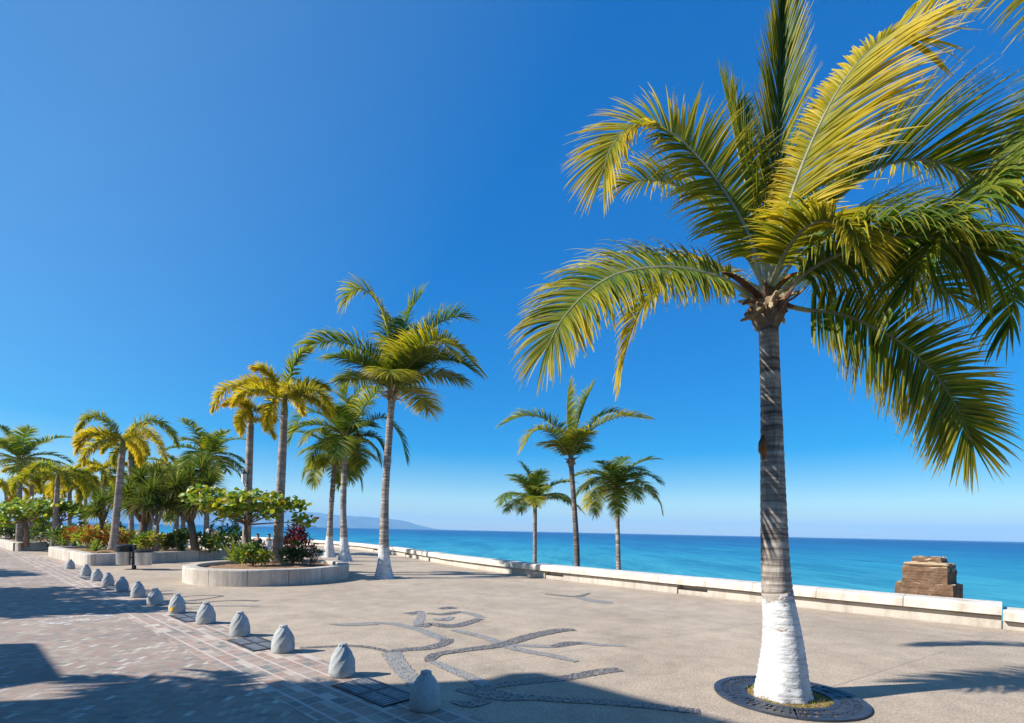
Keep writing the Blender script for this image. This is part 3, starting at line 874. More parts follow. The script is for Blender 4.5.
def crown_base(root, c, r, h, seed, n=16):
    """fibrous sheath and old leaf stubs under the fronds"""
    rnd = random.Random(seed); mb = MB()
    prof = [(r * 0.95, -h), (r * 1.15, -h * 0.72), (r * 1.4, -h * 0.35), (r * 1.35, 0.02), (r * 0.9, h * 0.5), (r * 0.3, h * 0.9)]
    ph = rnd.uniform(0, 6)
    k0 = len(mb.v)
    mb.lathe(prof, 18, c, lambda a, z: 1 + 0.16 * math.sin(5 * a + z * 9 + ph) + 0.08 * math.sin(11 * a), (0.25, 0.185, 0.125))
    for k in range(n):
        a = k * 2.4 + rnd.uniform(-.2, .2); z = rnd.uniform(-0.75, 0.25) * h
        d = Vector((math.cos(a), math.sin(a), 0))
        p0 = c + d * r * 1.1 + Vector((0, 0, z)); L = rnd.uniform(0.5, 1.7) * h
        p1 = p0 + d * L * 0.6 + Vector((0, 0, L * rnd.uniform(-0.35, 0.7)))
        cc = rnd.choice(((0.36, 0.27, 0.17), (0.22, 0.14, 0.085), (0.44, 0.36, 0.22), (0.17, 0.11, 0.08)))
        mb.tube([p0 - d * r * 0.4, p0.lerp(p1, 0.5) + Vector((0, 0, 0.1 * L)), p1], [r * 0.42, r * 0.30, r * 0.12], 6, [cc] * 3)
    mb.build('crown_fibre', M['bark'], root)
def coconut(base, top, label, seed, n=18, L=2.6, leaf=0.62, wid=0.05, nl=44, white=1.15, r=(0.15, 0.11), flare=0.16, lean=(0, 0), custom=(), yellow=0.12, el=(82, -25), bend=(45, 85), droop=1.0, group=None, az_bias=None, cat='palm tree', mat='trunk', nseg=4, name='coconut_palm', rach=0.022):
    root = thing(name, base, label, cat, group)
    rnd = random.Random(seed)
    b, t = Vector(base), Vector(top)
    mid = b.lerp(t, 0.5) + Vector((lean[0], lean[1], 0))
    trunk_tube(root, [b - Vector((0, 0, 0.05)), b.lerp(mid, 0.5) + Vector((lean[0] * .3, lean[1] * .3, 0)), mid, t], r[0], r[1], flare, 0.62 if white else 0.35, M[mat], seed, white)
    crown_base(root, t, r[1], r[1] * 2.6, seed)
    c = t + Vector((0, 0, r[1] * 0.9))
    for k, cu in enumerate(custom):
        path, kw = cu
        a = dict(n=nl, Lmax=leaf, wid=wid, yellow=yellow, droop=droop, rach=rach); a.update(kw); a['n'] = int(a['n'] * 1.3); a['Lmax'] *= 1.15
        frond(path, a.pop('n'), a.pop('Lmax'), a.pop('wid'), seed * 31 + k, nseg=nseg, **a).build('frond', M['leaf'], root)
    for i in range(n):
        q = (i + 0.5) / n
        az = i * 2.39996 + seed + rnd.uniform(-.25, .25)
        e = lerp(el[0], el[1], q ** 0.85) + rnd.uniform(-7, 7)
        bd = lerp(bend[0], bend[1], math.sin(q * math.pi * 0.8)) + rnd.uniform(-10, 10)
        Lf = L * rnd.uniform(0.86, 1.08) * (0.82 if i < 2 else 1)
        y = clamp(yellow + rnd.uniform(-.1, .12) + (0.15 if q > 0.8 else 0))
        frond(rachis(c, az, e, Lf, bd, side=rnd.uniform(-.3, .3)), int(nl * 1.3), leaf * 1.15, wid, seed * 77 + i, y, droop * rnd.uniform(0.8, 1.2), 0.3 if q < 0.5 else 0.05, nseg=nseg, rach=rach).build('frond', M['leaf'], root)
    return root
def foxtail(base, top, label, seed, n=9, L=1.7, leaf=0.42, nl=78, yellow=0.45, r=(0.17, 0.11), shaft=0.7, group=None, custom=(), bend=(95, 120), el=(70, -5), wid=0.038, per=4):
    root = thing('foxtail_palm', base, label, 'palm tree', group)
    rnd = random.Random(seed)
    b, t = Vector(base), Vector(top)
    d = (t - b).normalized()
    trunk_tube(root, [b - Vector((0, 0, 0.05)), b.lerp(t, .33), b.lerp(t, .66), t - d * shaft], r[0], r[1], 0.06, 0.3, M['greytrunk'], seed, 0, n=14, ringstep=0.09, ringamp=0.03)
    q = MB()
    q.tube([t - d * (shaft + .02), t - d * shaft * .8, t - d * shaft * .4, t], [r[1] * 1.05, r[1] * 1.12, r[1] * .85, r[1] * .5], 12, [(0.20, 0.17, 0.12), (0.22, 0.20, 0.11), (0.20, 0.20, 0.06), (0.22, 0.22, 0.04)])
    q.build('crown_shaft', M['bark'], root, True)
    ct = [(p, k) for p, k in custom]
    for i in range(n):
        x = (i + 0.5) / n
        ct.append((rachis(t - d * rnd.uniform(0, .12), i * 2.39996 + seed * 1.7 + rnd.uniform(-.25, .25), lerp(el[0], el[1], x) + rnd.uniform(-6, 6), L * rnd.uniform(.85, 1.08), rnd.uniform(*bend)), {}))
    for i, (p, k) in enumerate(ct):
        a = dict(yellow=clamp(yellow + rnd.uniform(-.25, .25)), n=nl, Lmax=leaf)
        a.update(k)
        frond(p, a.pop('n'), a.pop('Lmax'), wid, seed * 13 + i, a.pop('yellow'), 0.45, plume=True, t0=0.10, nseg=3, rach=0.017, fwd=(68, 35), green=(0.20, 0.32, 0.03), **a).build('frond', M['leaf'], root)
    return root

# --- the big palm in the tree grate
def D(*q): return [P(a, b, PALM.y + c) for a, b, c in q]
trunk_px = [(785, 697, 0), (782, 640, 0), (776, 580, 0.02), (773, 500, 0.03), (771, 410, 0.03), (768, 322, 0.0)]
root = thing('coconut_palm', PALM, 'tall nearest coconut palm with white painted foot standing in the iron tree grate', 'palm tree')
tp = [Vector((PALM.x, PALM.y, 0.0))] + [P(a, b, PALM.y + c) for a, b, c in trunk_px[1:]]
trunk_tube(root, tp, 0.146, 0.098, 0.138, 0.85, M['trunk'], 1, 1.13, n=40, ringstep=0.038, ringamp=0.03)
CB = P(768, 306, PALM.y)
crown_base(root, CB, 0.108, 0.25, 5, 30)
sc_ = P(763, 447, PALM.y - .08); q = MB()
q.tube([sc_ + Vector((.0, 0, .13)), sc_ + Vector((-.012, -.01, .05)), sc_ + Vector((-.008, -.012, -.04)), sc_ + Vector((.012, 0, -.13))], [.012, .040, .046, .015], 9, [(.10, .06, .04), (.16, .075, .035), (.30, .13, .04), (.12, .08, .06)])
q.build('trunk_scar', M['bark'], root, True)
for pth, rr_, cc_ in (((( 764, 300, -.02), (748, 287, -.1), (735, 277, -.18), (722, 272, -.24)), (.03, .035, .028, .008), (.13, .06, .035)),
                      (((772, 298, .0), (779, 286, -.1), (790, 276, -.16), (800, 272, -.2)), (.025, .03, .022, .008), (.42, .20, .06)),
                      (((774, 304, -.05), (790, 300, -.2), (803, 290, -.3), (812, 280, -.36)), (.014, .012, .010, .005), (.30, .17, .07)),
                      (((765, 304, -.1), (757, 312, -.16), (748, 318, -.2)), (.03, .028, .010), (.30, .22, .13))):
    q = MB(); q.tube(smooth_path(D(*pth), 10), [lerp(rr_[min(int(k / 10 * (len(rr_) - 1)), len(rr_) - 2)], rr_[min(int(k / 10 * (len(rr_) - 1)) + 1, len(rr_) - 1)], k / 10 * (len(rr_) - 1) % 1 if k < 10 else 1) for k in range(11)], 8, [cc_] * 11)
    q.build('flower_spathe', M['bark'], root, True)
BIG = [
 # (midrib, options)
 (D((756, 302, 0), (727, 281, -.1), (678, 268, -.2), (624, 272, -.3), (588, 292, -.38), (562, 320, -.42), (548, 346, -.42)), dict(yellow=.30, n=104, Lmax=.67, droop=1.0, vee=.15, fwd=(88, 60), ref=Vector((-.3, -.72, .6)))),
 (D((764, 292, 0), (748, 235, .0), (717, 182, .0), (682, 142, -.05), (652, 126, -.1), (627, 130, -.12), (610, 150, -.12), (604, 170, -.12)), dict(yellow=.44, n=104, Lmax=.67, droop=.6, vee=.2, fwd=(82, 52), ref=Vector((-.3, -.7, .65)))),
 (D((769, 287, 0), (772, 205, .1), (777, 128, .15), (781, 51, .2), (783, -8, .2)), dict(yellow=.20, n=84, Lmax=.62, droop=.2, vee=.9, fwd=(46, 13), ref=Vector((-.3, -1, .1)))),
 (D((768, 285, .1), (750, 200, .35), (738, 150, .5), (728, 105, .6)), dict(yellow=.10, n=64, Lmax=.72, droop=.5, vee=.5, fwd=(60, 25), ref=Vector((.6, -.7, .1)))),
 (D((768, 285, -.1), (789, 205, -.25), (810, 148, -.35), (834, 98, -.45), (862, 58, -.5), (888, 36, -.55), (905, 36, -.6)), dict(yellow=.62, n=96, Lmax=.84, droop=.6, vee=.15, left=.30, ref=Vector((-.75, -.65, .3)), green=OLIVE, fwd=(74, 48))),
 (D((771, 284, .1), (807, 232, .2), (848, 190, .3), (882, 166, .35), (925, 160, .4), (968, 172, .4), (1005, 200, .4)), dict(yellow=.30, n=88, Lmax=.92, droop=.6, vee=.55, fwd=(70, 32))),
 (D((776, 303, 0), (806, 310, -.05), (839, 314, -.1), (872, 327, -.1), (906, 347, -.1), (938, 378, -.1), (960, 414, -.1), (972, 442, -.1)), dict(yellow=.27, n=100, Lmax=.70, droop=.35, vee=-.05, ref=Vector((-.25, -.85, .35)), tipdry=.9, fwd=(86, 48))),
 (D((778, 294, -.1), (818, 264, -.35), (862, 246, -.6), (905, 237, -.8), (950, 240, -1.0), (985, 254, -1.1)), dict(yellow=.10, n=88, Lmax=.88, droop=1.7, vee=.1)),
 (D((760, 290, .2), (715, 268, .8), (672, 274, 1.3), (643, 305, 1.6), (627, 345, 1.7), (620, 380, 1.7)), dict(yellow=.6, n=56, Lmax=.44, droop=1.1, green=OLIVE, fwd=(70, 30))),
 (D((770, 285, -.1), (790, 245, -.4), (815, 222, -.75), (842, 225, -1.0), (858, 248, -1.15)), dict(yellow=.36, n=60, Lmax=.52, droop=.9, green=OLIVE)),
 (D((766, 290, .1), (735, 235, .6), (698, 196, 1.1), (655, 180, 1.5), (622, 184, 1.7)), dict(yellow=.4, n=60, Lmax=.56, droop=.9)),
 (D((772, 290, .2), (805, 250, .8), (850, 225, 1.4), (905, 222, 1.9), (950, 238, 2.2)), dict(yellow=.14, n=64, Lmax=.74, droop=1.1)),
 (D((776, 296, .1), (820, 272, .6), (870, 266, 1.0), (920, 276, 1.3), (955, 298, 1.4)), dict(yellow=.12, n=72, Lmax=.72, droop=1.5)),
]
for k, (path, kw) in enumerate(BIG):
    a = dict(n=80, Lmax=.75, wid=.028, spread=.24, taper=.34, rcol=(.50, .52, .42)); a.update(kw); a['n'] = int(a['n'] * 1.75); a['Lmax'] *= 1.2
    frond(path, a.pop('n'), a.pop('Lmax'), a.pop('wid'), 900 + k, nseg=6, keel=True, rach=.019, **a).build('frond', M['leaf'], root)

# --- the palm beyond the right edge whose fronds hang into view
ob = Vector((6.75, 5.2, 0)); oc = Vector((6.6, 5.15, 6.55))
def R_(*q): return [P(*x) for x in q]
coconut(ob, oc, 'tall coconut palm at the right border, only its hanging fronds in view', 23, n=0, leaf=.7, wid=.04, nl=70, nseg=5, white=1.2,
        custom=[
            ([oc + Vector((0, 0, .1))] + R_((1075, 118, 5.0), (1022, 157, 4.9), (986, 187, 4.85), (953, 218, 4.8), (924, 252, 4.8), (908, 285, 4.8)), dict(yellow=.06, n=110, Lmax=.84, droop=1.2, vee=.15, wid=.032, spread=.2)),
            ([oc + Vector((0, 0, .1))] + R_((1085, 100, 4.9), (1055, 112, 4.7), (1030, 140, 4.6), (1014, 178, 4.5)), dict(yellow=.12, n=80, Lmax=.46, droop=1.2, vee=.2, wid=.028)),
            ([oc + Vector((0, 0, .15))] + R_((1085, -30, 5.3), (1035, -58, 5.3), (985, -48, 5.3), (945, -20, 5.3), (916, 4, 5.3)), dict(yellow=.5, n=80, Lmax=.66, droop=.9, vee=.0, green=OLIVE, wid=.03)),
            ([oc + Vector((0, 0, .05))] + R_((1090, 200, 5.2), (1050, 235, 5.3), (1020, 280, 5.3), (1008, 330, 5.3)), dict(yellow=.15, n=60, Lmax=.6, droop=1.2)),
        ] + [(rachis(oc + Vector((0, 0, .1)), rad(az_), el_, 3.0, 65), dict(yellow=.15, n=60)) for az_, el_ in ((-75, 30), (-40, 55), (-10, 15), (15, 62), (45, 25), (70, 50), (-110, 12))] + [
        ])

# --- the tall palm and the pair behind the round planter
def Z(px, py, Y): return P(px, py, Y)
Y3 = 18.2; b3 = G(384, 578); t3 = Z(392, 394, Y3)
def D3(*q): return [t3 + Vector((0, 0, .1))] + [P(a, b, Y3 + c) for a, b, c in q]
coconut(b3, t3, 'tallest coconut palm behind the round planter, with white foot and wide feathery crown', 3, n=8, L=2.5, leaf=.98, wid=.045, nl=80, white=1.2, r=(.16, .115), flare=.21, lean=(-.08, 0), el=(62, 22), bend=(45, 60), yellow=.16, rach=.026, custom=[
    (D3((380, 366, -.2), (360, 349, -.4), (335, 341, -.5), (311, 344, -.5)), dict(yellow=.12, droop=1.2)),
    (D3((390, 345, .1), (382, 312, .1), (367, 291, .1), (353, 290, .1), (345, 302, .1)), dict(yellow=.28, vee=.2)),
    (D3((400, 345, .3), (408, 315, .5), (420, 296, .6)), dict(yellow=.05)),
    (D3((410, 352, .2), (432, 328, .3), (452, 317, .4), (466, 318, .4)), dict(yellow=.1)),
    (D3((412, 358, -.3), (434, 340, -.5), (455, 346, -.7), (477, 367, -.8)), dict(yellow=.3)),
    (D3((414, 372, .2), (436, 360, .3), (458, 362, .3), (474, 371, .3)), dict(yellow=.1)),
    (D3((405, 362, -.6), (420, 346, -1.2), (438, 340, -1.6), (450, 350, -1.9)), dict(yellow=.35)),
    (D3((398, 352, .6), (396, 330, 1.1), (388, 318, 1.5)), dict(yellow=.05)),
])
Y4 = 27.3; b4 = G(345, 561); t4 = Z(345, 439, Y4)
def D4(*q): return [t4 + Vector((0, 0, .1))] + [P(a, b, Y4 + c) for a, b, c in q]
coconut(b4, t4, 'slender coconut palm with white foot, nearer of the pair behind the round planter', 11, n=10, L=2.5, leaf=.92, wid=.05, nl=66, white=1.3, r=(.17, .14), flare=.25, lean=(-.08, 0), yellow=.08, el=(70, -10), rach=.03, custom=[
    (D4((347, 420, 0), (346, 398, 0), (350, 378, 0)), dict(yellow=.2, vee=.7, droop=.3)),
    (D4((358, 418, -.3), (368, 402, -.5), (378, 392, -.6), (388, 400, -.7)), dict(yellow=.3)),
    (D4((362, 426, .2), (384, 418, .3), (400, 436, .3), (406, 458, .3)), dict(yellow=.05, droop=1.2)),
    (D4((366, 436, .4), (378, 440, .5), (386, 456, .5)), dict(yellow=.1)),
    (D4((330, 420, .3), (312, 412, .4), (298, 420, .4), (290, 440, .4)), dict(yellow=.05)),
    (D4((352, 405, .8), (362, 390, 1.0), (376, 388, 1.2)), dict(yellow=.02)),
])
Y5 = 30.2; b5 = G(329, 557); t5 = Z(335, 460, Y5)
coconut(b5, t5, 'slightly leaning coconut palm with white foot, farther of the pair behind the round planter', 17, n=15, L=2.5, leaf=.8, wid=.055, nl=50, white=1.3, r=(.17, .13), flare=.26, lean=(-.05, 0), yellow=.15, el=(75, -20), rach=.03)

# --- three palms on the beach beyond the seawall
def beachpalm(px0, py0, px1, py1, Y, label, seed, custom=(), **kw):
    t = P(px1, py1, Y); b = P(px0, py0, Y); dirv = (t - b)
    b2 = t - dirv * ((t.z + 2.3) / dirv.z)
    cc = [([t + Vector((0, 0, .08))] + [P(a, c, Y + d) for a, c, d in pth], k) for pth, k in custom]
    return coconut((b2.x, Y, -2.3), t, label, seed, white=0, custom=cc, flare=.1, group='palms on the beach beyond the seawall', **kw)
beachpalm(574, 567, 571, 461, 23, 'middle palm of the three beyond the seawall, tallest of them, its trunk coloured as in shade', 5, n=3, L=1.8, leaf=.82, wid=.045, nl=66, mat='darktrunk', r=(.15, .11), lean=(.14, 0), el=(72, 50), yellow=.1, rach=.026, custom=[
    (((568, 430, 0), (567, 405, 0), (569, 384, 0)), dict(yellow=.25, vee=.6, droop=.3, Lmax=.68)),
    (((576, 430, .2), (584, 405, .3), (592, 388, .4)), dict(yellow=.1, vee=.5, droop=.4)),
    (((560, 432, -.3), (543, 418, -.4), (522, 416, -.4), (503, 424, -.4)), dict(yellow=.12)),
    (((558, 440, -.6), (545, 430, -.9), (533, 432, -1.1), (524, 446, -1.2)), dict(yellow=.3)),
    (((585, 437, -.2), (600, 424, -.3), (622, 416, -.4), (645, 418, -.4)), dict(yellow=.4)),
    (((584, 436, .4), (598, 418, .6), (612, 412, .7), (622, 414, .7)), dict(yellow=.1)),
])
beachpalm(534, 563, 535, 503, 27, 'small palm farthest left of the three beyond the seawall', 9, n=15, L=2.5, leaf=.66, wid=.05, nl=46, r=(.13, .10), lean=(.04, 0), bend=(35, 80), el=(88, 12), yellow=.1, rach=.026)
beachpalm(620, 570, 617, 492, 25, 'round-crowned palm with arching fronds, beyond the seawall nearest the big palm', 14, n=18, L=2.5, leaf=.66, wid=.05, nl=46, r=(.13, .10), lean=(-.06, 0), el=(88, 12), bend=(60, 110), yellow=.12, rach=.026)

# ------------------------------------------------------------------ planters
def planter(name, outline, label, wid=0.40, h=0.48, block=1.08, soil=0.36, seed=1, group=None):
    pts = Path(outline, closed=True)
    cen = sum((Vector(p) for p in outline), Vector()) / len(outline)
    root = thing(name, (cen.x, cen.y, 0), label, 'planter', group)
    rnd = random.Random(seed)
    # make the normals point inwards: run the outline so that its inside is on the right of travel
    if (pts.at(0.1) + pts.nrm(0.1) * 0.2 - cen).length > (pts.at(0.1) - cen).length:
        pts = Path(list(reversed(outline)), closed=True)
    nb = max(4, round(pts.L / block))
    prof = [(0, -0.02), (0, h - 0.04), (0.012, h - 0.012), (0.035, h), (wid - 0.03, h), (wid, h - 0.02), (wid, -0.02)]
    mb = MB()
    for k in range(nb):
        dz = rnd.uniform(-.004, .004)
        sweep(mb, pts, [(o + rnd.uniform(0, .004), z + (dz if z > 0 else 0)) for o, z in prof], pts.L * k / nb + 0.008, pts.L * (k + 1) / nb - 0.008, 0.14)
    mb.build('wall', M['planter'], root)
    mb = MB(); ids = []
    n = 64
    rings = []
    for f in (1.0, 0.7, 0.35):
        ring = []
        for k in range(n):
            q = pts.at(pts.L * k / n) + pts.nrm(pts.L * k / n) * (wid - 0.02)
            q = cen + (q - cen) * f
            ring.append(mb.vert((q.x, q.y, soil + (1 - f) * 0.10 + rnd.uniform(-.02, .02))))
        rings.append(ring)
    for a, b in zip(rings, rings[1:]):
        for k in range(n): mb.face(a[k], a[(k + 1) % n], b[(k + 1) % n], b[k])
    mb.face(*rings[-1])
    mb.build('soil', M['soil'], root, True)
    return root
def rounded(corners, r, n=7):
    out = []
    m = len(corners)
    for i in range(m):
        a, b, c = (Vector(corners[(i + k) % m]) for k in (-1, 0, 1))
        p0 = b + (a - b).normalized() * r; p1 = b + (c - b).normalized() * r
        for k in range(n + 1):
            t = k / n
            out.append(p0.lerp(b, t).lerp(b.lerp(p1, t), t))
        e = c + (b - c).normalized() * r
        L = (e - p1).length
        for k in range(1, int(L / 0.4)):
            out.append(p1.lerp(e, k / int(L / 0.4)))
    return out
PC = Vector((-8.1, 17.45, 0))
planter('round_planter', [PC + Vector((2.45 * math.cos(a), 2.85 * math.sin(a), 0)) for a in (2 * math.pi * k / 72 for k in range(72))],
        'oval planter of pale stone blocks holding two palms and red-leaved shrubs', seed=3)
Q0, Q1, Q2, Q3 = G(86, 566.4), Vector((-14.1, 26.7, 0)), Vector((-20.2, 31.9, 0)), G(46, 555.7)
planter('long_planter', rounded([Q0, Q1, Q2, Q3], 0.7), 'long planter of pale stone blocks beside the litter bin, full of shrubs and spiky trees', seed=5)
K0, K1, K2, K3 = G(16.6, 551.7), Vector((-30.6, 36.5, 0)), Vector((-40, 45, 0)), Vector((-37, 36.6, 0))
planter('far_planter', rounded([K0, K1, K2, K3], 0.7), 'farthest stone planter along the street edge, under the sea grape hedge', seed=7)

# ------------------------------------------------------------------ shrubs and trees
def leaf_blade(mb, p, d, nrm, L, W, c, bend=0.25, n=3):
    s = d.cross(nrm).normalized()
    prev = None; q = p.copy(); dr = d.copy()
    for k in range(n + 1):
        t = k / n
        wv = W * 0.5 * (math.sin(math.pi * clamp(t * 0.86 + 0.10)) ** 0.8)
        ids = (mb.vert(q - s * wv, c), mb.vert(q + s * wv, c))
        if prev: mb.face(prev[0], ids[0], ids[1], prev[1])
        prev = ids
        q = q + dr * (L / n); dr = (dr + Vector((0, 0, -bend / n))).normalized()
def rdir(rnd, up=0.0):
    while True:
        v = Vector((rnd.uniform(-1, 1), rnd.uniform(-1, 1), rnd.uniform(-1, 1)))
        if 0.1 < v.length < 1: break
    v.normalize(); v.z += up
    return v.normalized()
def shrub(name, base, label, cat, seed, R=(0.5, 0.5, 0.45), n=260, L=0.16, W=0.08, cols=((0.08, 0.14, 0.02),), stems=6, group=None, clumps=9, up=0.5, lift=0.0):
    rnd = random.Random(seed)
    base = Vector(base); n = int(n * 1.8); L *= .8; W *= .8
    root = thing(name, base, label, cat, group)
    st, lf = MB(), MB()
    cl = []
    for k in range(clumps):
        a = k * 2.4 + rnd.uniform(-.4, .4); rr = math.sqrt((k + .5) / clumps)
        cl.append(base + Vector((R[0] * .72 * rr * math.cos(a), R[1] * .72 * rr * math.sin(a), lift + R[2] * (0.45 + rnd.uniform(0.2, 1.25) * (1 - 0.5 * rr)))))
    for k in range(stems):
        e = cl[k % len(cl)]
        st.tube([base + Vector((rnd.uniform(-.06, .06), rnd.uniform(-.06, .06), -0.03)), base.lerp(e, .5) + Vector((rnd.uniform(-.05, .05), rnd.uniform(-.05, .05), .03)), e], [.018, .013, .006], 5, [(0.17, 0.12, 0.08)] * 3)
    st.build('stems', M['bark'], root)
    for k in range(n):
        ci = rnd.randrange(len(cl)); c = cl[ci]
        o = rdir(rnd, up * .4); s = rnd.uniform(.25, 1.0)
        p = c + Vector((o.x * R[0] * .46, o.y * R[1] * .46, o.z * R[2] * .5)) * s
        d = (o + rdir(rnd) * .55 + Vector((0, 0, up * .3))).normalized()
        cc = cols[(ci + (rnd.random() < .3) * rnd.randrange(5)) % len(cols)]
        cc = tuple(x * rnd.uniform(.9, 1.6) for x in cc)
        leaf_blade(lf, p, d, rdir(rnd, .8), L * rnd.uniform(.7, 1.2), W * rnd.uniform(.8, 1.2), cc)
    lf.build('foliage', M['broadleaf'], root)
    return root
def seagrape(base, label, seed, boughs, trunk_r=0.07, n=26, leaf=0.20, group=None, trunks=None, spread=0.34, cols=((0.29, 0.38, 0.03), (0.19, 0.30, 0.03), (0.46, 0.46, 0.05), (0.12, 0.21, 0.03))):
    rnd = random.Random(seed); base = Vector(base)
    root = thing('sea_grape_tree', base, label, 'tree', group)
    tr, lf = MB(), MB()
    top = sum((Vector(b) for b in boughs), Vector()) / len(boughs); top.z -= .35
    fork = base.lerp(top, .82) ; fork.x = lerp(base.x, top.x, .3)
    bk = (0.20, 0.14, 0.10)
    tr.tube([base - Vector((0, 0, .05)), base.lerp(fork, .5) + Vector((.05, 0, 0)), fork], [trunk_r * 1.2, trunk_r, trunk_r * .8], 9, [bk] * 3)
    for b in boughs:
        b = Vector(b)
        m = fork.lerp(b, .55) + Vector((rnd.uniform(-.1, .1), rnd.uniform(-.1, .1), rnd.uniform(-.12, .05)))
        tr.tube([fork - Vector((0, 0, .05)), m, b], [trunk_r * .45, trunk_r * .22, .008], 6, [bk] * 3)
        for k in range(n):
            o = rdir(rnd, .25)
            p = b + Vector((o.x, o.y, o.z * .62)) * spread * rnd.uniform(.35, 1.05)
            nr = (rdir(rnd) * .7 + Vector((-.15, -.25, .75))).normalized()
            r = leaf * .5 * rnd.uniform(.65, 1.2)
            A = nr.cross(Vector((rnd.uniform(-1, 1), rnd.uniform(-1, 1), .2))).normalized(); B = nr.cross(A)
            c = rnd.choice(cols); c = tuple(x * rnd.uniform(.75, 1.25) for x in c)
            if rnd.random() < .016: c = (0.42, 0.10, 0.02)
            ctr = lf.vert(p - nr * r * .18, c)
            ring = [lf.vert(p + (A * math.cos(t) + B * math.sin(t) * .85) * r * (1.0 if j else .8) + nr * r * .06 * math.sin(2 * t), c) for j, t in enumerate(2 * math.pi * j / 9 for j in range(9))]
            for j in range(9): lf.face(ctr, ring[j], ring[(j + 1) % 9])
    tr.build('trunk', M['bark'], root, True); lf.build('crown', M['broadleaf'], root)
    return root
def pandanus(base, label, seed, heads, trunk_r=0.13, n=120, L=0.9, W=0.055, group=None, col=(0.065, 0.125, 0.025)):
    rnd = random.Random(seed); base = Vector(base)
    root = thing('pandanus_tree', base, label, 'tree', group)
    tr = MB()
    hs = [Vector(h) for h in heads]
    top = sum(hs, Vector()) / len(hs)
    fork = base.lerp(Vector((top.x, top.y, min(h.z for h in hs) - .3)), .75)
    bk = (0.17, 0.125, 0.095)
    tr.tube([base - Vector((0, 0, .05)), base.lerp(fork, .5), fork], [trunk_r * 1.15, trunk_r, trunk_r * .9], 10, [bk] * 3)
    for h in hs:
        tr.tube([fork - Vector((0, 0, .1)), fork.lerp(h, .5) + Vector((rnd.uniform(-.1, .1), rnd.uniform(-.1, .1), -.05)), h], [trunk_r * .65, trunk_r * .5, trunk_r * .35], 7, [bk] * 3)
    tr.build('trunk', M['bark'], root, True)
    for h in hs:
        lf = MB()
        for k in range(n):
            az = k * 2.39996; x = (k + .5) / n
            e = rad(lerp(86, -42, x ** .8) + rnd.uniform(-8, 8))
            d = Vector((math.cos(e) * math.cos(az), math.cos(e) * math.sin(az), math.sin(e)))
            s = d.cross(Vector((0, 0, 1))); s.normalize()
            c = mixc(col, (0.20, 0.24, 0.04), rnd.random() * .8)
            if x > .88: c = mixc(c, TAN, rnd.random() * .6)
            c = tuple(v * rnd.uniform(.75, 1.2) for v in c)
            q = h.copy(); dr = d; prev = None; LL = L * rnd.uniform(.75, 1.1)
            for j in range(5):
                t = j / 4
                ww = W * .5 * (1 - t ** 1.7) + .002
                nn = s.cross(dr) * ww * .5
                ids = (lf.vert(q - s * ww + nn, c), lf.vert(q, c), lf.vert(q + s * ww + nn, c))
                if prev:
                    lf.face(prev[0], ids[0], ids[1], prev[1]); lf.face(prev[1], ids[1], ids[2], prev[2])
                prev = ids
                q = q + dr * LL / 4; dr = (dr + Vector((0, 0, -.34 * (t + .25)))).normalized()
        lf.build('leaf_rosette', M['leaf'], root)
    return root
def agave(base, label, seed, n=26, L=.5, W=.07, c0=(0.30, 0.36, 0.08), c1=(0.16, 0.24, 0.05), name='agave_plant', group=None, el=(85, 10)):
    rnd = random.Random(seed); base = Vector(base)
    mb = MB()
    for k in range(n):
        az = k * 2.4; x = k / n
        e = rad(lerp(el[0], el[1], x))
        d = Vector((math.cos(e) * math.cos(az), math.cos(e) * math.sin(az), math.sin(e)))
        leaf_blade(mb, base + d * .02, d, Vector((-d.x * math.tan(e) if abs(e) < 1.4 else 1, -d.y, .8)).normalized(), L * rnd.uniform(.8, 1.1), W, mixc(c0, c1, rnd.random()), .5, 4)
    o = mb.build(name, M['broadleaf'])
    return tag(o, label, 'plant', group)
def onsoil(px, py, z=.42): return G(px, py, z)

# in the oval planter
Yp = 18.6
foxtail(P(277, 561, Yp) * 1.0, P(285, 398, Yp), 'tall foxtail palm with bright yellow plumes in the oval planter', 4, n=6, L=1.9, leaf=.42, yellow=.45, r=(.19, .12), shaft=.62, custom=[
    ([P(285, 398, Yp)] + [P(a, b, Yp + c) for a, b, c in ((262, 386, -.1), (240, 384, -.2), (222, 392, -.3), (213, 410, -.3))], dict(yellow=.75)),
    ([P(285, 398, Yp)] + [P(a, b, Yp + c) for a, b, c in ((274, 382, -.2), (264, 370, -.4), (254, 368, -.6))], dict(yellow=.65)),
    ([P(285, 398, Yp)] + [P(a, b, Yp + c) for a, b, c in ((290, 375, .1), (299, 356, .1), (312, 348, .1))], dict(yellow=.15)),
    ([P(285, 398, Yp)] + [P(a, b, Yp + c) for a, b, c in ((298, 390, -.1), (314, 390, -.2), (327, 400, -.3), (334, 414, -.3))], dict(yellow=.5)),
    ([P(285, 398, Yp)] + [P(a, b, Yp + c) for a, b, c in ((276, 398, -.5), (270, 410, -.8), (266, 428, -.9))], dict(yellow=.7)),
], bend=(80, 100), el=(62, 12))
Yq = 19.3
foxtail(P(246, 556, Yq), P(251, 410, Yq), 'slimmer foxtail palm with ragged golden fronds and a lantern, in the oval planter', 6, n=4, L=1.2, leaf=.36, yellow=.7, r=(.15, .12), shaft=.5, nl=55, el=(60, -20), custom=[
    ([P(251, 418, Yq)] + [P(a, b, Yq + c) for a, b, c in ((246, 402, -.2), (240, 398, -.2), (234, 402, -.3))], dict(yellow=.7)),
    ([P(251, 424, Yq)] + [P(a, b, Yq + c) for a, b, c in ((262, 418, -.2), (268, 424, -.3), (274, 436, -.3))], dict(yellow=.8))])
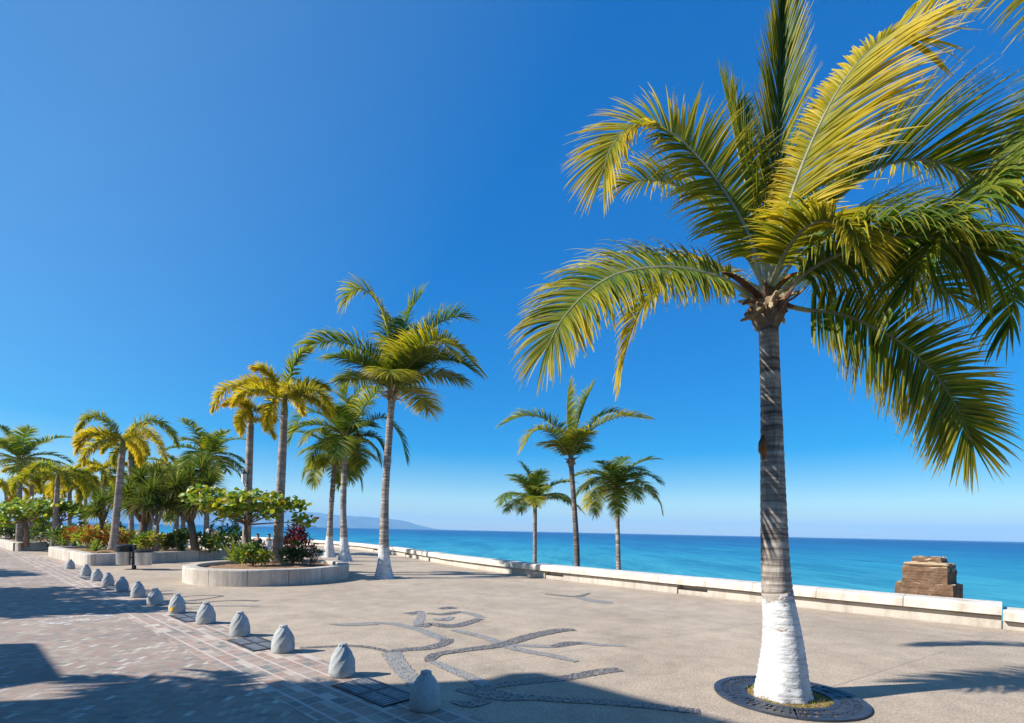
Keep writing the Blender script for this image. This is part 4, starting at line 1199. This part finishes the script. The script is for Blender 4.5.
boughs = [P(a, b, y) for a, b, y in ((196, 498, 17.6), (208, 502, 17.0), (218, 496, 17.8), (228, 503, 16.9), (236, 498, 17.4), (246, 501, 17.0), (256, 497, 17.6), (264, 504, 17.0), (272, 499, 17.5), (240, 512, 17.2), (258, 512, 17.6), (216, 509, 17.4), (288, 504, 17.3), (296, 508, 17.6), (303, 522, 17.8), (272, 512, 17.0), (228, 514, 17.8), (203, 493, 17.4))]
seagrape(P(244, 561, 17.3), 'sea grape tree with big round yellow-green leaves in the oval planter', 12, boughs, n=58, leaf=.20, spread=.50)
shrub('ti_plant', onsoil(296, 561), 'dark red-leaved ti plant by the palm trunk in the oval planter', 'plant', 21, (.55, .5, .85), 330, .26, .065, ((.16, .014, .022), (.10, .012, .02), (.26, .03, .04), (.06, .03, .02)), 7, up=.9)
shrub('shrub', onsoil(252, 566), 'low bright green shrub at the front of the oval planter', 'shrub', 22, (.62, .45, .42), 340, .20, .085, ((.15, .22, .02), (.08, .15, .02), (.28, .30, .04)), 7)
shrub('shrub', onsoil(292, 565), 'dark green shrub beneath the red ti plant in the oval planter', 'shrub', 23, (.5, .45, .42), 300, .17, .07, ((.05, .09, .02), (.09, .13, .02), (.03, .06, .02)), 6)
shrub('shrub', onsoil(312, 565), 'thin dark twiggy shrub at the right end of the oval planter', 'shrub', 24, (.4, .35, .36), 150, .12, .045, ((.07, .09, .05), (.12, .04, .03), (.05, .06, .03)), 9, up=.9)
agave(onsoil(234, 562), 'bright yellow-green broad-leaved plant by the slim palm in the oval planter', 25, 20, .75, .14, (.30, .34, .03), (.14, .22, .02), 'broad_leaf_plant')
lan = thing('street_lantern', P(245, 483, Yq - .22), 'small white lantern with dark cap bracketed to the slim palm trunk', 'lantern')
lp = P(244, 478, Yq - .22)
q = MB(); q.lathe([(.055, -.18), (.085, -.17), (.10, .13), (.09, .16)], 8, lp); q.build('lamp_glass', M['whitepaint'], lan)
q = MB(); q.lathe([(.12, .161), (.11, .20), (.05, .26), (.035, .33), (.01, .34)], 8, lp); q.build('cap', M['iron'], lan)
q = MB(); q.tube([lp + Vector((0, 0, -.175)), lp + Vector((.02, .03, -.30)), P(249, 486, Yq - .06)], [.018, .018, .018], 6); q.build('bracket', M['iron'], lan)

# in the long planter and behind it
foxtail(P(113, 549, 22.4), P(123.5, 440, 22.4), 'grey-trunked foxtail palm with drooping golden plumes standing in the long planter', 8, n=5, L=1.9, leaf=.40, yellow=.5, r=(.155, .115), shaft=.6, el=(58, 0), bend=(95, 110), custom=[
    ([P(123, 440, 22.4)] + [P(a, b, 22.4 + c) for a, b, c in ((110, 424, -.2), (98, 416, -.3), (86, 418, -.3), (77, 430, -.3))], dict(yellow=.3)),
    ([P(123, 440, 22.4)] + [P(a, b, 22.4 + c) for a, b, c in ((106, 436, -.4), (92, 434, -.7), (82, 440, -.8), (76, 452, -.9))], dict(yellow=.75)),
    ([P(123, 440, 22.4)] + [P(a, b, 22.4 + c) for a, b, c in ((138, 424, .2), (156, 420, .3), (170, 430, .3), (178, 446, .3))], dict(yellow=.2)),
    ([P(123, 440, 22.4)] + [P(a, b, 22.4 + c) for a, b, c in ((136, 428, -.5), (150, 432, -.9), (160, 446, -1.1), (166, 460, -1.2))], dict(yellow=.7)),
])
pandanus(P(140, 552, 25.0), 'thick-trunked spiky pandanus with several dark leaf heads in the long planter', 31, [P(*q) for q in ((128, 494, 24.6), (140, 478, 25.2), (152, 492, 24.4), (158, 478, 25.6), (146, 502, 24.2), (133, 506, 25.4), (165, 500, 25))], .2, 150, 1.15, .07)
pandanus(P(196, 552, 24.8), 'dark leaning pandanus with spiky heads at the seaward end of the long planter', 32, [P(*q) for q in ((176, 488, 24.6), (190, 478, 25.0), (202, 470, 25.2), (208, 484, 24.8), (182, 500, 24.8), (194, 504, 24.4), (172, 504, 25.2))], .17, 150, 1.15, .065)
pandanus(P(98, 546, 26.5), 'low spiky pandanus with light green sword leaves beside the grey-trunked palm', 33, [P(*q) for q in ((100, 502, 26.5), (112, 498, 26.8), (96, 512, 26.2))], .11, 110, .95, .06, col=(.09, .15, .025))
def ytree(base, label, seed, tips, r=.11):
    base = Vector(base)
    root = thing('forked_tree', base, label, 'tree')
    q = MB(); bk = (0.24, 0.19, 0.16)
    tips = [Vector(t) for t in tips]
    fork = base.lerp(sum(tips, Vector()) / len(tips), .55)
    q.tube([base - Vector((0, 0, .05)), base.lerp(fork, .5) + Vector((.03, 0, 0)), fork], [r * 1.2, r, r * .95], 9, [bk] * 3)
    for t in tips: q.tube([fork - Vector((0, 0, .06)), fork.lerp(t, .5), t], [r * .7, r * .5, r * .4], 7, [bk] * 3)
    q.build('trunk', M['bark'], root, True)
    rnd = random.Random(seed)
    for t in tips:
        lf = MB()
        for k in range(60):
            az = k * 2.4; e = rad(lerp(80, -30, k / 60))
            d = Vector((math.cos(e) * math.cos(az), math.cos(e) * math.sin(az), math.sin(e)))
            leaf_blade(lf, t, d, Vector((.1, .1, 1)), .6 * rnd.uniform(.8, 1.1), .05, tuple(x * rnd.uniform(.7, 1.3) for x in (.06, .10, .02)), .5, 4)
        lf.build('leaf_tuft', M['leaf'], root)
ytree(P(156, 551, 23.9), 'small pale tree with a forked bare trunk in the long planter', 34, [P(148, 507, 23.7), P(165, 506, 24.0), P(157, 500, 24.3)])
CRO = ((.42, .20, .03), (.38, .34, .04), (.22, .30, .03), (.32, .10, .03), (.15, .23, .03))
for i, (px, py, s, cols, lab, nm) in enumerate((
        (88, 549, .55, CRO, 'orange and yellow croton bush at the street end of the long planter', 'croton_bush'),
        (103, 548, .6, (CRO[0], CRO[2], CRO[1]), 'tall yellow-green croton bush behind the agave in the long planter', 'croton_bush'),
        (122, 549, .6, (CRO[0], CRO[3], CRO[1]), 'red-orange croton bush around the grey palm trunk', 'croton_bush'),
        (74, 547, .5, ((.24, .28, .03), (.14, .2, .02), (.4, .1, .03)), 'lime green bush with red flowers at the far end of the long planter', 'shrub'),
        (147, 552, .55, ((.18, .25, .02), (.10, .17, .02), (.30, .28, .03)), 'round lime green bush beside the litter bin', 'shrub'),
        (166, 550, .42, ((.17, .17, .03), (.09, .12, .02)), 'small olive green bush between the forked tree and the dark pandanus', 'shrub'),
        (181, 550, .5, ((.05, .10, .02), (.09, .15, .02)), 'deep green bush below the leaning pandanus', 'shrub'),
        (62, 545, .5, ((.06, .10, .03), (.10, .15, .02)), 'dark green bush between the two street-side planters', 'shrub'),
        (210, 552, .5, ((.10, .14, .03), (.07, .10, .02), (.16, .2, .03)), 'clipped olive shrub in front of the couple', 'shrub'),
        (228, 553, .7, ((.05, .09, .02), (.09, .14, .02)), 'dense dark green shrub behind the slim palm', 'shrub'))):
    p = onsoil(px, py)
    if py - HY < 22: p = P(px, py, min(p.y, 27.5)); p.z = .42
    k = p.y / 22
    shrub(nm, p, lab, 'shrub' if nm == 'shrub' else 'bush', 40 + i, (s * 1.15 * k, s * k, s * 1.0 * k), 300, .20 * k, .09 * k, cols, 7)
agave(onsoil(95, 551.5), 'pale green spiky agave rosette at the front of the long planter', 61, 34, .62, .085)
ac = thing('curling_frond_plant', onsoil(178, 551), 'small plant with one curled hooped green frond, beside the leaning pandanus', 'plant')
bp = Vector(ac.location)
frond([bp, bp + Vector((-.15, 0, .7)), bp + Vector((.1, 0, 1.05)), bp + Vector((.5, .05, 1.05)), bp + Vector((.72, .05, .7)), bp + Vector((.66, .05, .4))], 30, .26, .05, 5, .15, .6).build('frond', M['leaf'], ac)
agave(bp + Vector((.1, .15, 0)), 'rosette of short green leaves at the foot of the hooped frond', 62, 22, .5, .09, (.10, .17, .03), (.06, .12, .02), 'rosette_plant')
ar = thing('arching_palm_sapling', P(236, 551, 25.5), 'palm sapling with blue-green fronds bending down behind the sea grape tree', 'palm tree')
bp = Vector(ar.location)
for k, (dx, h, e) in enumerate(((-.5, 1.9, .9), (-.9, 1.7, 1.5), (.35, 1.8, .7))):
    frond([bp, bp + Vector((dx * .1, 0, h * .6)), bp + Vector((dx * .5, 0, h)), bp + Vector((dx * 1.1, 0, h * .9)), bp + Vector((dx * 1.45, 0, h * .5))], 30, .34, .05, 70 + k, .05, 1.6, green=(.04, .11, .05)).build('frond', M['leaf'], ar)

# sea grape hedge and palms farther along the street
hb = [P(a, b, y) for a, b, y in ((2, 508, 30), (9, 512, 29), (16, 506, 30), (23, 511, 29.4), (30, 505, 30), (37, 510, 29), (44, 505, 29.8), (51, 511, 29.2), (58, 506, 29.8), (65, 509, 29.4), (72, 508, 30), (80, 512, 29.5), (86, 514, 30), (-8, 508, 30), (12, 519, 29.5), (40, 517, 29.5), (-4, 520, 29.6))]
seagrape(P(26, 546, 29.6), 'wide flat sea grape tree with glossy leaves over the farthest planter', 14, hb[:9] + hb[13:], n=64, leaf=.27, spread=.72, trunk_r=.13)
seagrape(P(66, 545, 30.5), 'smaller sea grape tree joining the wide one, between the two street-side planters', 15, hb[6:13], n=64, leaf=.27, spread=.7, trunk_r=.1)
def farpalm(px0, px1, py1, Y, label, seed, kind='c', **kw):
    t = P(px1, py1, Y); b = P(px0, 540, Y); b = Vector((b.x, Y, 0.3))
    if kind == 'c': return coconut(b, t, label, seed, white=0, group='palms in the planters farther along', wid=.08, **{**dict(n=16, L=2.6, leaf=.7, nl=30, r=(.16, .13), flare=.08, rach=.03, yellow=.1, nseg=3), **kw})
    return foxtail(b, t, label, seed, group='palms in the planters farther along', **{**dict(n=9, L=1.9, leaf=.42, nl=64, yellow=.4, r=(.15, .11), shaft=.7, wid=.05), **kw})
farpalm(19, 20, 462, 34, 'broad green coconut palm farthest along the street, above the sea grape tree', 41, L=3.0, leaf=.8, el=(85, -5), bend=(40, 70))
farpalm(54, 58, 473, 29, 'yellow-plumed foxtail palm rising above the sea grape hedge', 42, 'f', L=2.4, leaf=.45, el=(55, 0))
farpalm(30, 32, 478, 37, 'golden foxtail palm half hidden behind the broad green coconut palm', 43, 'f')
farpalm(69, 70, 482, 36, 'foxtail palm with bare grey trunk behind the yellow-plumed one', 44, 'f', yellow=.45)
farpalm(104, 103, 470, 33, 'golden foxtail palm behind the low spiky pandanus', 45, 'f', yellow=.5)
farpalm(132, 130, 448, 31, 'grey foxtail palm standing close behind the one in the long planter', 46, 'f', yellow=.4, n=7)
farpalm(84, 86, 488, 40, 'short distant foxtail palm with dull yellow fronds', 47, 'f', yellow=.45)
farpalm(45, 44, 492, 44, 'distant short foxtail palm seen between two nearer trunks', 48, 'f', yellow=.5)
farpalm(8, 6, 486, 40, 'dull yellow foxtail palm at the far end of the street', 49, 'f', yellow=.45)
farpalm(206, 208, 458, 32, 'green coconut palm rising behind the pandanus trees', 50, L=2.7, leaf=.75, el=(80, -12), bend=(45, 70), n=17)
farpalm(175, 180, 476, 36, 'yellowish coconut palm deep behind the pandanus trees', 51, L=2.4, yellow=.3)
farpalm(183, 183, 500, 33, 'grey palm trunk seen against the sea under the spiky trees', 52, L=2.0, n=12)
farpalm(118, 117, 496, 42, 'small dark palm far behind the croton bushes', 53, L=2.2, n=12)
farpalm(150, 152, 470, 38, 'thin yellow-green palm behind the thick-trunked pandanus', 54, 'f', yellow=.35)
for i, (px, Y, s) in enumerate(((8, 36, .9), (22, 38, .9), (48, 32, 1.0), (36, 40, 1.0), (80, 38, .9), (112, 36, .9))):
    shrub('shrub', (P(px, 540, Y).x, Y, .2), ['dark bush at the street end of the farthest planter', 'grey-green bush under the wide sea grape tree', 'big dark green bush with white flecks beside the thin trunk', 'bush in the shade behind the thin trunk', 'far bush behind the lime green one', 'far bush behind the grey palm trunk'][i], 'shrub', 80 + i, (s, s * .8, s * .95), 260, .30, .14, ((.05, .09, .02), (.10, .15, .03), (.07, .10, .04)), 6)

# ------------------------------------------------------------------ litter bin
bp = G(134, 569.5)
root = thing('litter_bin', bp, 'double stainless steel litter bin with black hoods on one post', 'litter bin')
ax = Vector((math.cos(rad(-8)), math.sin(rad(-8)), 0)); A8 = rad(-8)
q = MB(); q.box(bp + Vector((0, 0, .47)), (.10, .10, .94), A8); q.box(bp + Vector((0, 0, .012)), (.22, .22, .024), A8); q.build('post', M['black'], root)
for sg in (-1, 1):
    c = bp + ax * sg * .40
    q = MB(); q.lathe([(.24, .18), (.265, .185), (.285, .66), (.27, .665)], 26, c); q.build('bin', M['steel'], root, False)
    q = MB()
    q.lathe([(.30, .666), (.315, .68), (.315, .88 if sg < 0 else .73), (.24, .93 if sg < 0 else .76), (.04, .95 if sg < 0 else .77)], 26, c); q.build('hood', M['black'], root)
    q = MB(); q.box(bp + ax * sg * .093 + Vector((0, 0, .45)), (.085, .04, .05), A8); q.build('hanger', M['black'], root)

# ------------------------------------------------------------------ brick ruin beyond the wall
rp = P(929, 580, 16.5)
root = thing('brick_ruin', (rp.x, rp.y, -2.2), 'weathered stepped brick pillar stump rising from the beach beyond the seawall', 'ruin')
RZ = rad(-54)
def ruin_block(mb, c, sz, seed, ins=0.0):
    rnd = random.Random(seed); R = Matrix.Rotation(RZ, 3, 'Z')
    n = 7; rings = []
    zs = [0, .35, .7, .92, 1.0]
    for zi, z in enumerate(zs):
        ring = []
        f = 1 - ins * max(0, (z - .6) / .4)
        for e in range(4):
            for k in range(n):
                t = k / n * 2 - 1
                x, y = ((t, -1), (1, t), (-t, 1), (-1, -t))[e]
                jit = rnd.uniform(-.02, .012) * (1 if zi < 3 else 1.6)
                ring.append(mb.vert(c + R @ Vector((x * sz[0] / 2 * f + x * jit, y * sz[1] / 2 * f + y * jit, z * sz[2] + (rnd.uniform(-.035, .02) if zi > 2 else 0)))))
        rings.append(ring)
    m = 4 * n
    for a, b in zip(rings, rings[1:]):
        for k in range(m): mb.face(a[k], a[(k + 1) % m], b[(k + 1) % m], b[k])
    ctr = mb.vert(c + Vector((0, 0, sz[2])))
    for k in range(m): mb.face(rings[-1][k], rings[-1][(k + 1) % m], ctr)
for nm, z0, sz, ins, seed in (('footing', -2.3, (1.5, 1.15, 2.68), 0.0, 1), ('shaft', .37, (1.17, .92, .56), 0.03, 2), ('shoulder', .925, (1.13, .88, .13), .28, 3), ('crown_course', 1.05, (.76, .62, .16), .08, 4)):
    q = MB(); ruin_block(q, Vector((rp.x, rp.y, z0)), sz, seed, ins); q.build(nm, M['ruin'], root)

# ------------------------------------------------------------------ people behind the planters
def person(loc, yaw, label, top, legs, seated=True, hair=(0.015, 0.011, 0.009), scale=1.0, arm_out=False):
    loc = Vector(loc)
    root = thing('person', loc, label, 'person'); root.rotation_euler = (0, 0, yaw); root.scale = (scale,) * 3
    def skin(name, verts, edges, radii, m, rootv=0, sub=1):
        me = bpy.data.meshes.new(name); me.from_pydata(verts, edges, []); me.materials.append(m)
        o = bpy.data.objects.new(name, me); col.objects.link(o); o.parent = root
        md = o.modifiers.new('skin', 'SKIN'); md.use_smooth_shade = True
        for i, r in enumerate(radii):
            me.skin_vertices[0].data[i].radius = (r[0], r[1]) if isinstance(r, tuple) else (r, r)
            me.skin_vertices[0].data[i].use_root = i == rootv
        s = o.modifiers.new('subd', 'SUBSURF'); s.levels = sub; s.render_levels = sub
        return o
    hz = .12 if seated else .95                          # hip height over the seat or the ground
    T = lambda x, y, z: (x, y, z + hz)
    kn = [T(.13, -.42, .02), T(-.13, -.42, .02)] if seated else [T(.10, -.02, -.45), T(-.10, 0, -.45)]
    an = [T(.13, -.44, -.42), T(-.13, -.44, -.42)] if seated else [T(.10, .03, -.87), T(-.11, .04, -.87)]
    toe = [tuple(Vector(a) + Vector((0, -.16, -.05))) for a in an]
    el = [(.42, -.04, .36), (-.27, .0, .22)] if arm_out else [(.27, .0, .22), (-.27, .0, .22)]
    ha = [(.66, -.1, .40), (-.20, -.22, .10)] if arm_out else [(.20, -.24, .10), (-.20, -.24, .10)]
    v = [T(0, 0, 0), T(0, .02, .2), T(0, .02, .42), T(0, 0, .54), T(0, -.02, .60), T(0, -.02, .74),
         T(.09, 0, -.04), kn[0], an[0], toe[0], T(-.09, 0, -.04), kn[1], an[1], toe[1],
         T(.19, .02, .46), T(*el[0]), T(*ha[0]), T(-.19, .02, .46), T(*el[1]), T(*ha[1])]
    e = [(0, 1), (1, 2), (2, 3), (3, 4), (4, 5), (0, 6), (6, 7), (7, 8), (8, 9), (0, 10), (10, 11), (11, 12), (12, 13), (2, 14), (14, 15), (15, 16), (2, 17), (17, 18), (18, 19)]
    r = [(.15, .11), (.13, .095), (.15, .10), .055, .075, .09, .09, .058, .04, .035, .09, .058, .04, .035, .055, .042, .03, .055, .042, .03]
    skin('body', v, e, r, M['skin'])
    mt, tt, bb = new_mat('shirt_cloth'); bb.inputs['Base Color'].default_value = (*top, 1); bb.inputs['Roughness'].default_value = .9
    ml, tt, bb = new_mat('trouser_cloth'); bb.inputs['Base Color'].default_value = (*legs, 1); bb.inputs['Roughness'].default_value = .9
    mid = [tuple(Vector(v[14]).lerp(Vector(v[15]), .8)), tuple(Vector(v[17]).lerp(Vector(v[18]), .8))]
    skin('shirt', [T(0, 0, -.02), v[1], v[2], T(0, .01, .51), v[14], mid[0], v[17], mid[1]], [(0, 1), (1, 2), (2, 3), (2, 4), (4, 5), (2, 6), (6, 7)], [(.17, .135), (.155, .115), (.17, .12), .075, .075, .06, .075, .06], mt)
    am = [tuple(Vector(kn[i]).lerp(Vector(an[i]), .9)) for i in (0, 1)]
    skin('trousers', [T(0, 0, -.01), v[6], kn[0], am[0], v[10], kn[1], am[1]], [(0, 1), (1, 2), (2, 3), (0, 4), (4, 5), (5, 6)], [(.165, .13), .108, .074, .056, .108, .074, .056], ml)
    mh, tt, bb = new_mat('hair_colour'); bb.inputs['Base Color'].default_value = (*hair, 1); bb.inputs['Roughness'].default_value = .6
    skin('hair', [T(0, .03, .68), T(0, .02, .77)], [(0, 1)], [.088, .095], mh)
    q = MB()
    for sx in (-1, 1): q.box(root.location + Vector(T(sx * .032, -.112, .705)), (.02, .012, .012))
    q.box(root.location + Vector(T(0, -.118, .672)), (.022, .03, .035)); q.box(root.location + Vector(T(0, -.108, .638)), (.04, .012, .008))
    q.build('face', M['hair'], root)
    return root
pc = P(211, 545, 31.2)
person((pc.x, pc.y, 0), rad(200), 'standing person in a white top and pale trousers behind the clipped shrub', (.62, .64, .66), (.55, .56, .58), False, scale=1.03)
pc2 = P(217.5, 545, 31.0)
person((pc2.x, pc2.y, 0), rad(170), 'shorter dark-haired person in a white skirt reaching out an arm, next to the standing one', (.18, .08, .07), (.62, .62, .64), False, scale=.9, arm_out=True)
bc = P(263, 548, 28.0)
bn = thing('stone_bench', (bc.x, bc.y, 0), 'low pale stone bench behind the oval planter with two people on it', 'bench')
q = MB(); q.box((bc.x, bc.y, .40), (2.0, .5, .1), 0, bev=.02); q.build('seat', M['cap'], bn)
q = MB()
for sx in (-.75, .75): q.box((bc.x + sx, bc.y, .175), (.25, .4, .345))
q.build('supports', M['plinth'], bn)
person((bc.x - .3, bc.y, .45), rad(165), 'dark-clothed person sitting on the bench behind the oval planter', (.03, .035, .06), (.04, .05, .09))
person((bc.x + .32, bc.y, .45), rad(190), 'white-shirted person sitting on the bench behind the oval planter', (.68, .68, .66), (.10, .12, .18))

# ------------------------------------------------------------------ across the street: the houses and trees that shade it
def house(name, a0, a1, c_front, depth, h, label, wallc, seed, parapet=.35):
    ctr = S((a0 + a1) / 2, c_front - depth / 2)
    root = thing(name, ctr, label, 'building')
    wm = simple(name + '_render', wallc, .9, var=.08, scale=1.5)
    q = MB(); q.box(S((a0 + a1) / 2, c_front - depth / 2, h / 2), (a1 - a0, depth, h), ST_ANG); q.build('walls', wm, root)
    q = MB(); q.box(S((a0 + a1) / 2, c_front - depth / 2, h + parapet / 2 + .002), (a1 - a0 + .3, depth + .3, parapet), ST_ANG, bev=.05); q.build('cornice', M['cap'], root)
    n = max(2, int((a1 - a0) / 2.6)); st = max(1, int(h / 3.2))
    for f in range(st):
        for k in range(n):
            a = lerp(a0, a1, (k + .5) / n); z = f * h / st
            hh = 2.3 if f == 0 and k % 3 == 1 else 1.4
            zz = z + (hh / 2 + .02 if hh > 2 else 1.75)
            fr = MB()
            for sx in (-1, 1): fr.box(S(a + sx * .6, c_front + .03, zz + (.1 if hh > 2 else 0)), (.1, .08, hh), ST_ANG)
            fr.box(S(a, c_front + .03, zz + hh / 2 + (.1 if hh > 2 else 0) - .045), (1.098, .078, .09), ST_ANG)
            fo = fr.build('door' if hh > 2 else 'window', M['whitepaint'], root)
            gl_ = MB(); gl_.box(S(a, c_front + .015, zz), (1.1, .03, hh - .05), ST_ANG); gl_.build('pane', M['black'], fo)
c_f = -5.1
cA = G(545, 672); k9 = 9.0 / math.tan(SUN_EL)
shift = Vector((math.cos(SUN_AZ), math.sin(SUN_AZ), 0))
qa = cA - shift * (9.35 / math.tan(SUN_EL))
aA, cfA = qa.dot(A_DIR), qa.dot(N_DIR)
house('corner_house', aA - 26, aA - .15, cfA - .15, 9, 9.0, 'tall cream corner house across the street, behind the viewer', (.62, .52, .38), 1)
cB = G(69, 675)
qb = cB - shift * (5.35 / math.tan(SUN_EL))
aB, cfB = qb.dot(A_DIR), qb.dot(N_DIR)
house('low_house', aB - .08, aB + 2.1, cfB - .15, 7, 5.0, 'low terracotta house across the street', (.50, .24, .14), 2)
def shade_tree(x, y, h, R, label, seed, n=1500, leaf=.22):
    rnd = random.Random(seed)
    base = Vector((x, y, .13)); root = thing('shade_tree', base, label, 'tree')
    tr, lf = MB(), MB(); bk = (.18, .14, .11)
    fork = base + Vector((0, 0, h * .42))
    tr.tube([base - Vector((0, 0, .1)), base + Vector((.1, .05, h * .2)), fork], [.2, .16, .13], 10, [bk] * 3)
    cl = []
    for k in range(14):
        a = k * 2.4; e = rnd.uniform(-.25, 1.0)
        c = base + Vector((0, 0, h * .7)) + Vector((R * .75 * math.cos(a) * rnd.uniform(.4, 1), R * .75 * math.sin(a) * rnd.uniform(.4, 1), e * h * .22))
        cl.append(c); tr.tube([fork - Vector((0, 0, .1)), fork.lerp(c, .5) + Vector((0, 0, .1)), c], [.08, .05, .02], 6, [bk] * 3)
    for k in range(n):
        c = rnd.choice(cl); o = rdir(rnd)
        leaf_blade(lf, c + o * R * .36 * rnd.uniform(.3, 1), rdir(rnd), rdir(rnd, .6), leaf * 1.6 * rnd.uniform(.7, 1.2), leaf * .8, tuple(v * rnd.uniform(.7, 1.3) for v in (.06, .10, .02)))
    tr.build('trunk', M['bark'], root, True); lf.build('crown', M['broadleaf'], root)
def cast(px, py, z):
    return G(px, py) - shift * (z / math.tan(SUN_EL))
for i, (px, py, h, R, lab) in enumerate(((40, 608, 6.0, 1.3, 'leafy shade tree across the street, nearest the low house'), (-45, 598, 6.5, 2.6, 'big leafy shade tree on the far pavement'), (-95, 574, 7.0, 2.2, 'leafy shade tree farthest along the far pavement'),
                                      (140, 756, 5.5, 1.5, 'small shade tree before the corner house'), (330, 768, 5.0, 1.2, 'small street tree close to the corner house'), (25, 752, 5.5, 1.5, 'round street tree before the low house'))):
    c = cast(px, py, h * .72)
    shade_tree(c.x, c.y, h, R, lab, 200 + i, 2600 if R > 1.9 else 1500)
c = cast(205, 702, 3.9)
coconut((c.x, c.y, .13), (c.x, c.y, 3.6), 'short palm on the far pavement before the corner house', 61, n=10, L=1.5, leaf=.45, nl=28, white=0, el=(60, -10))
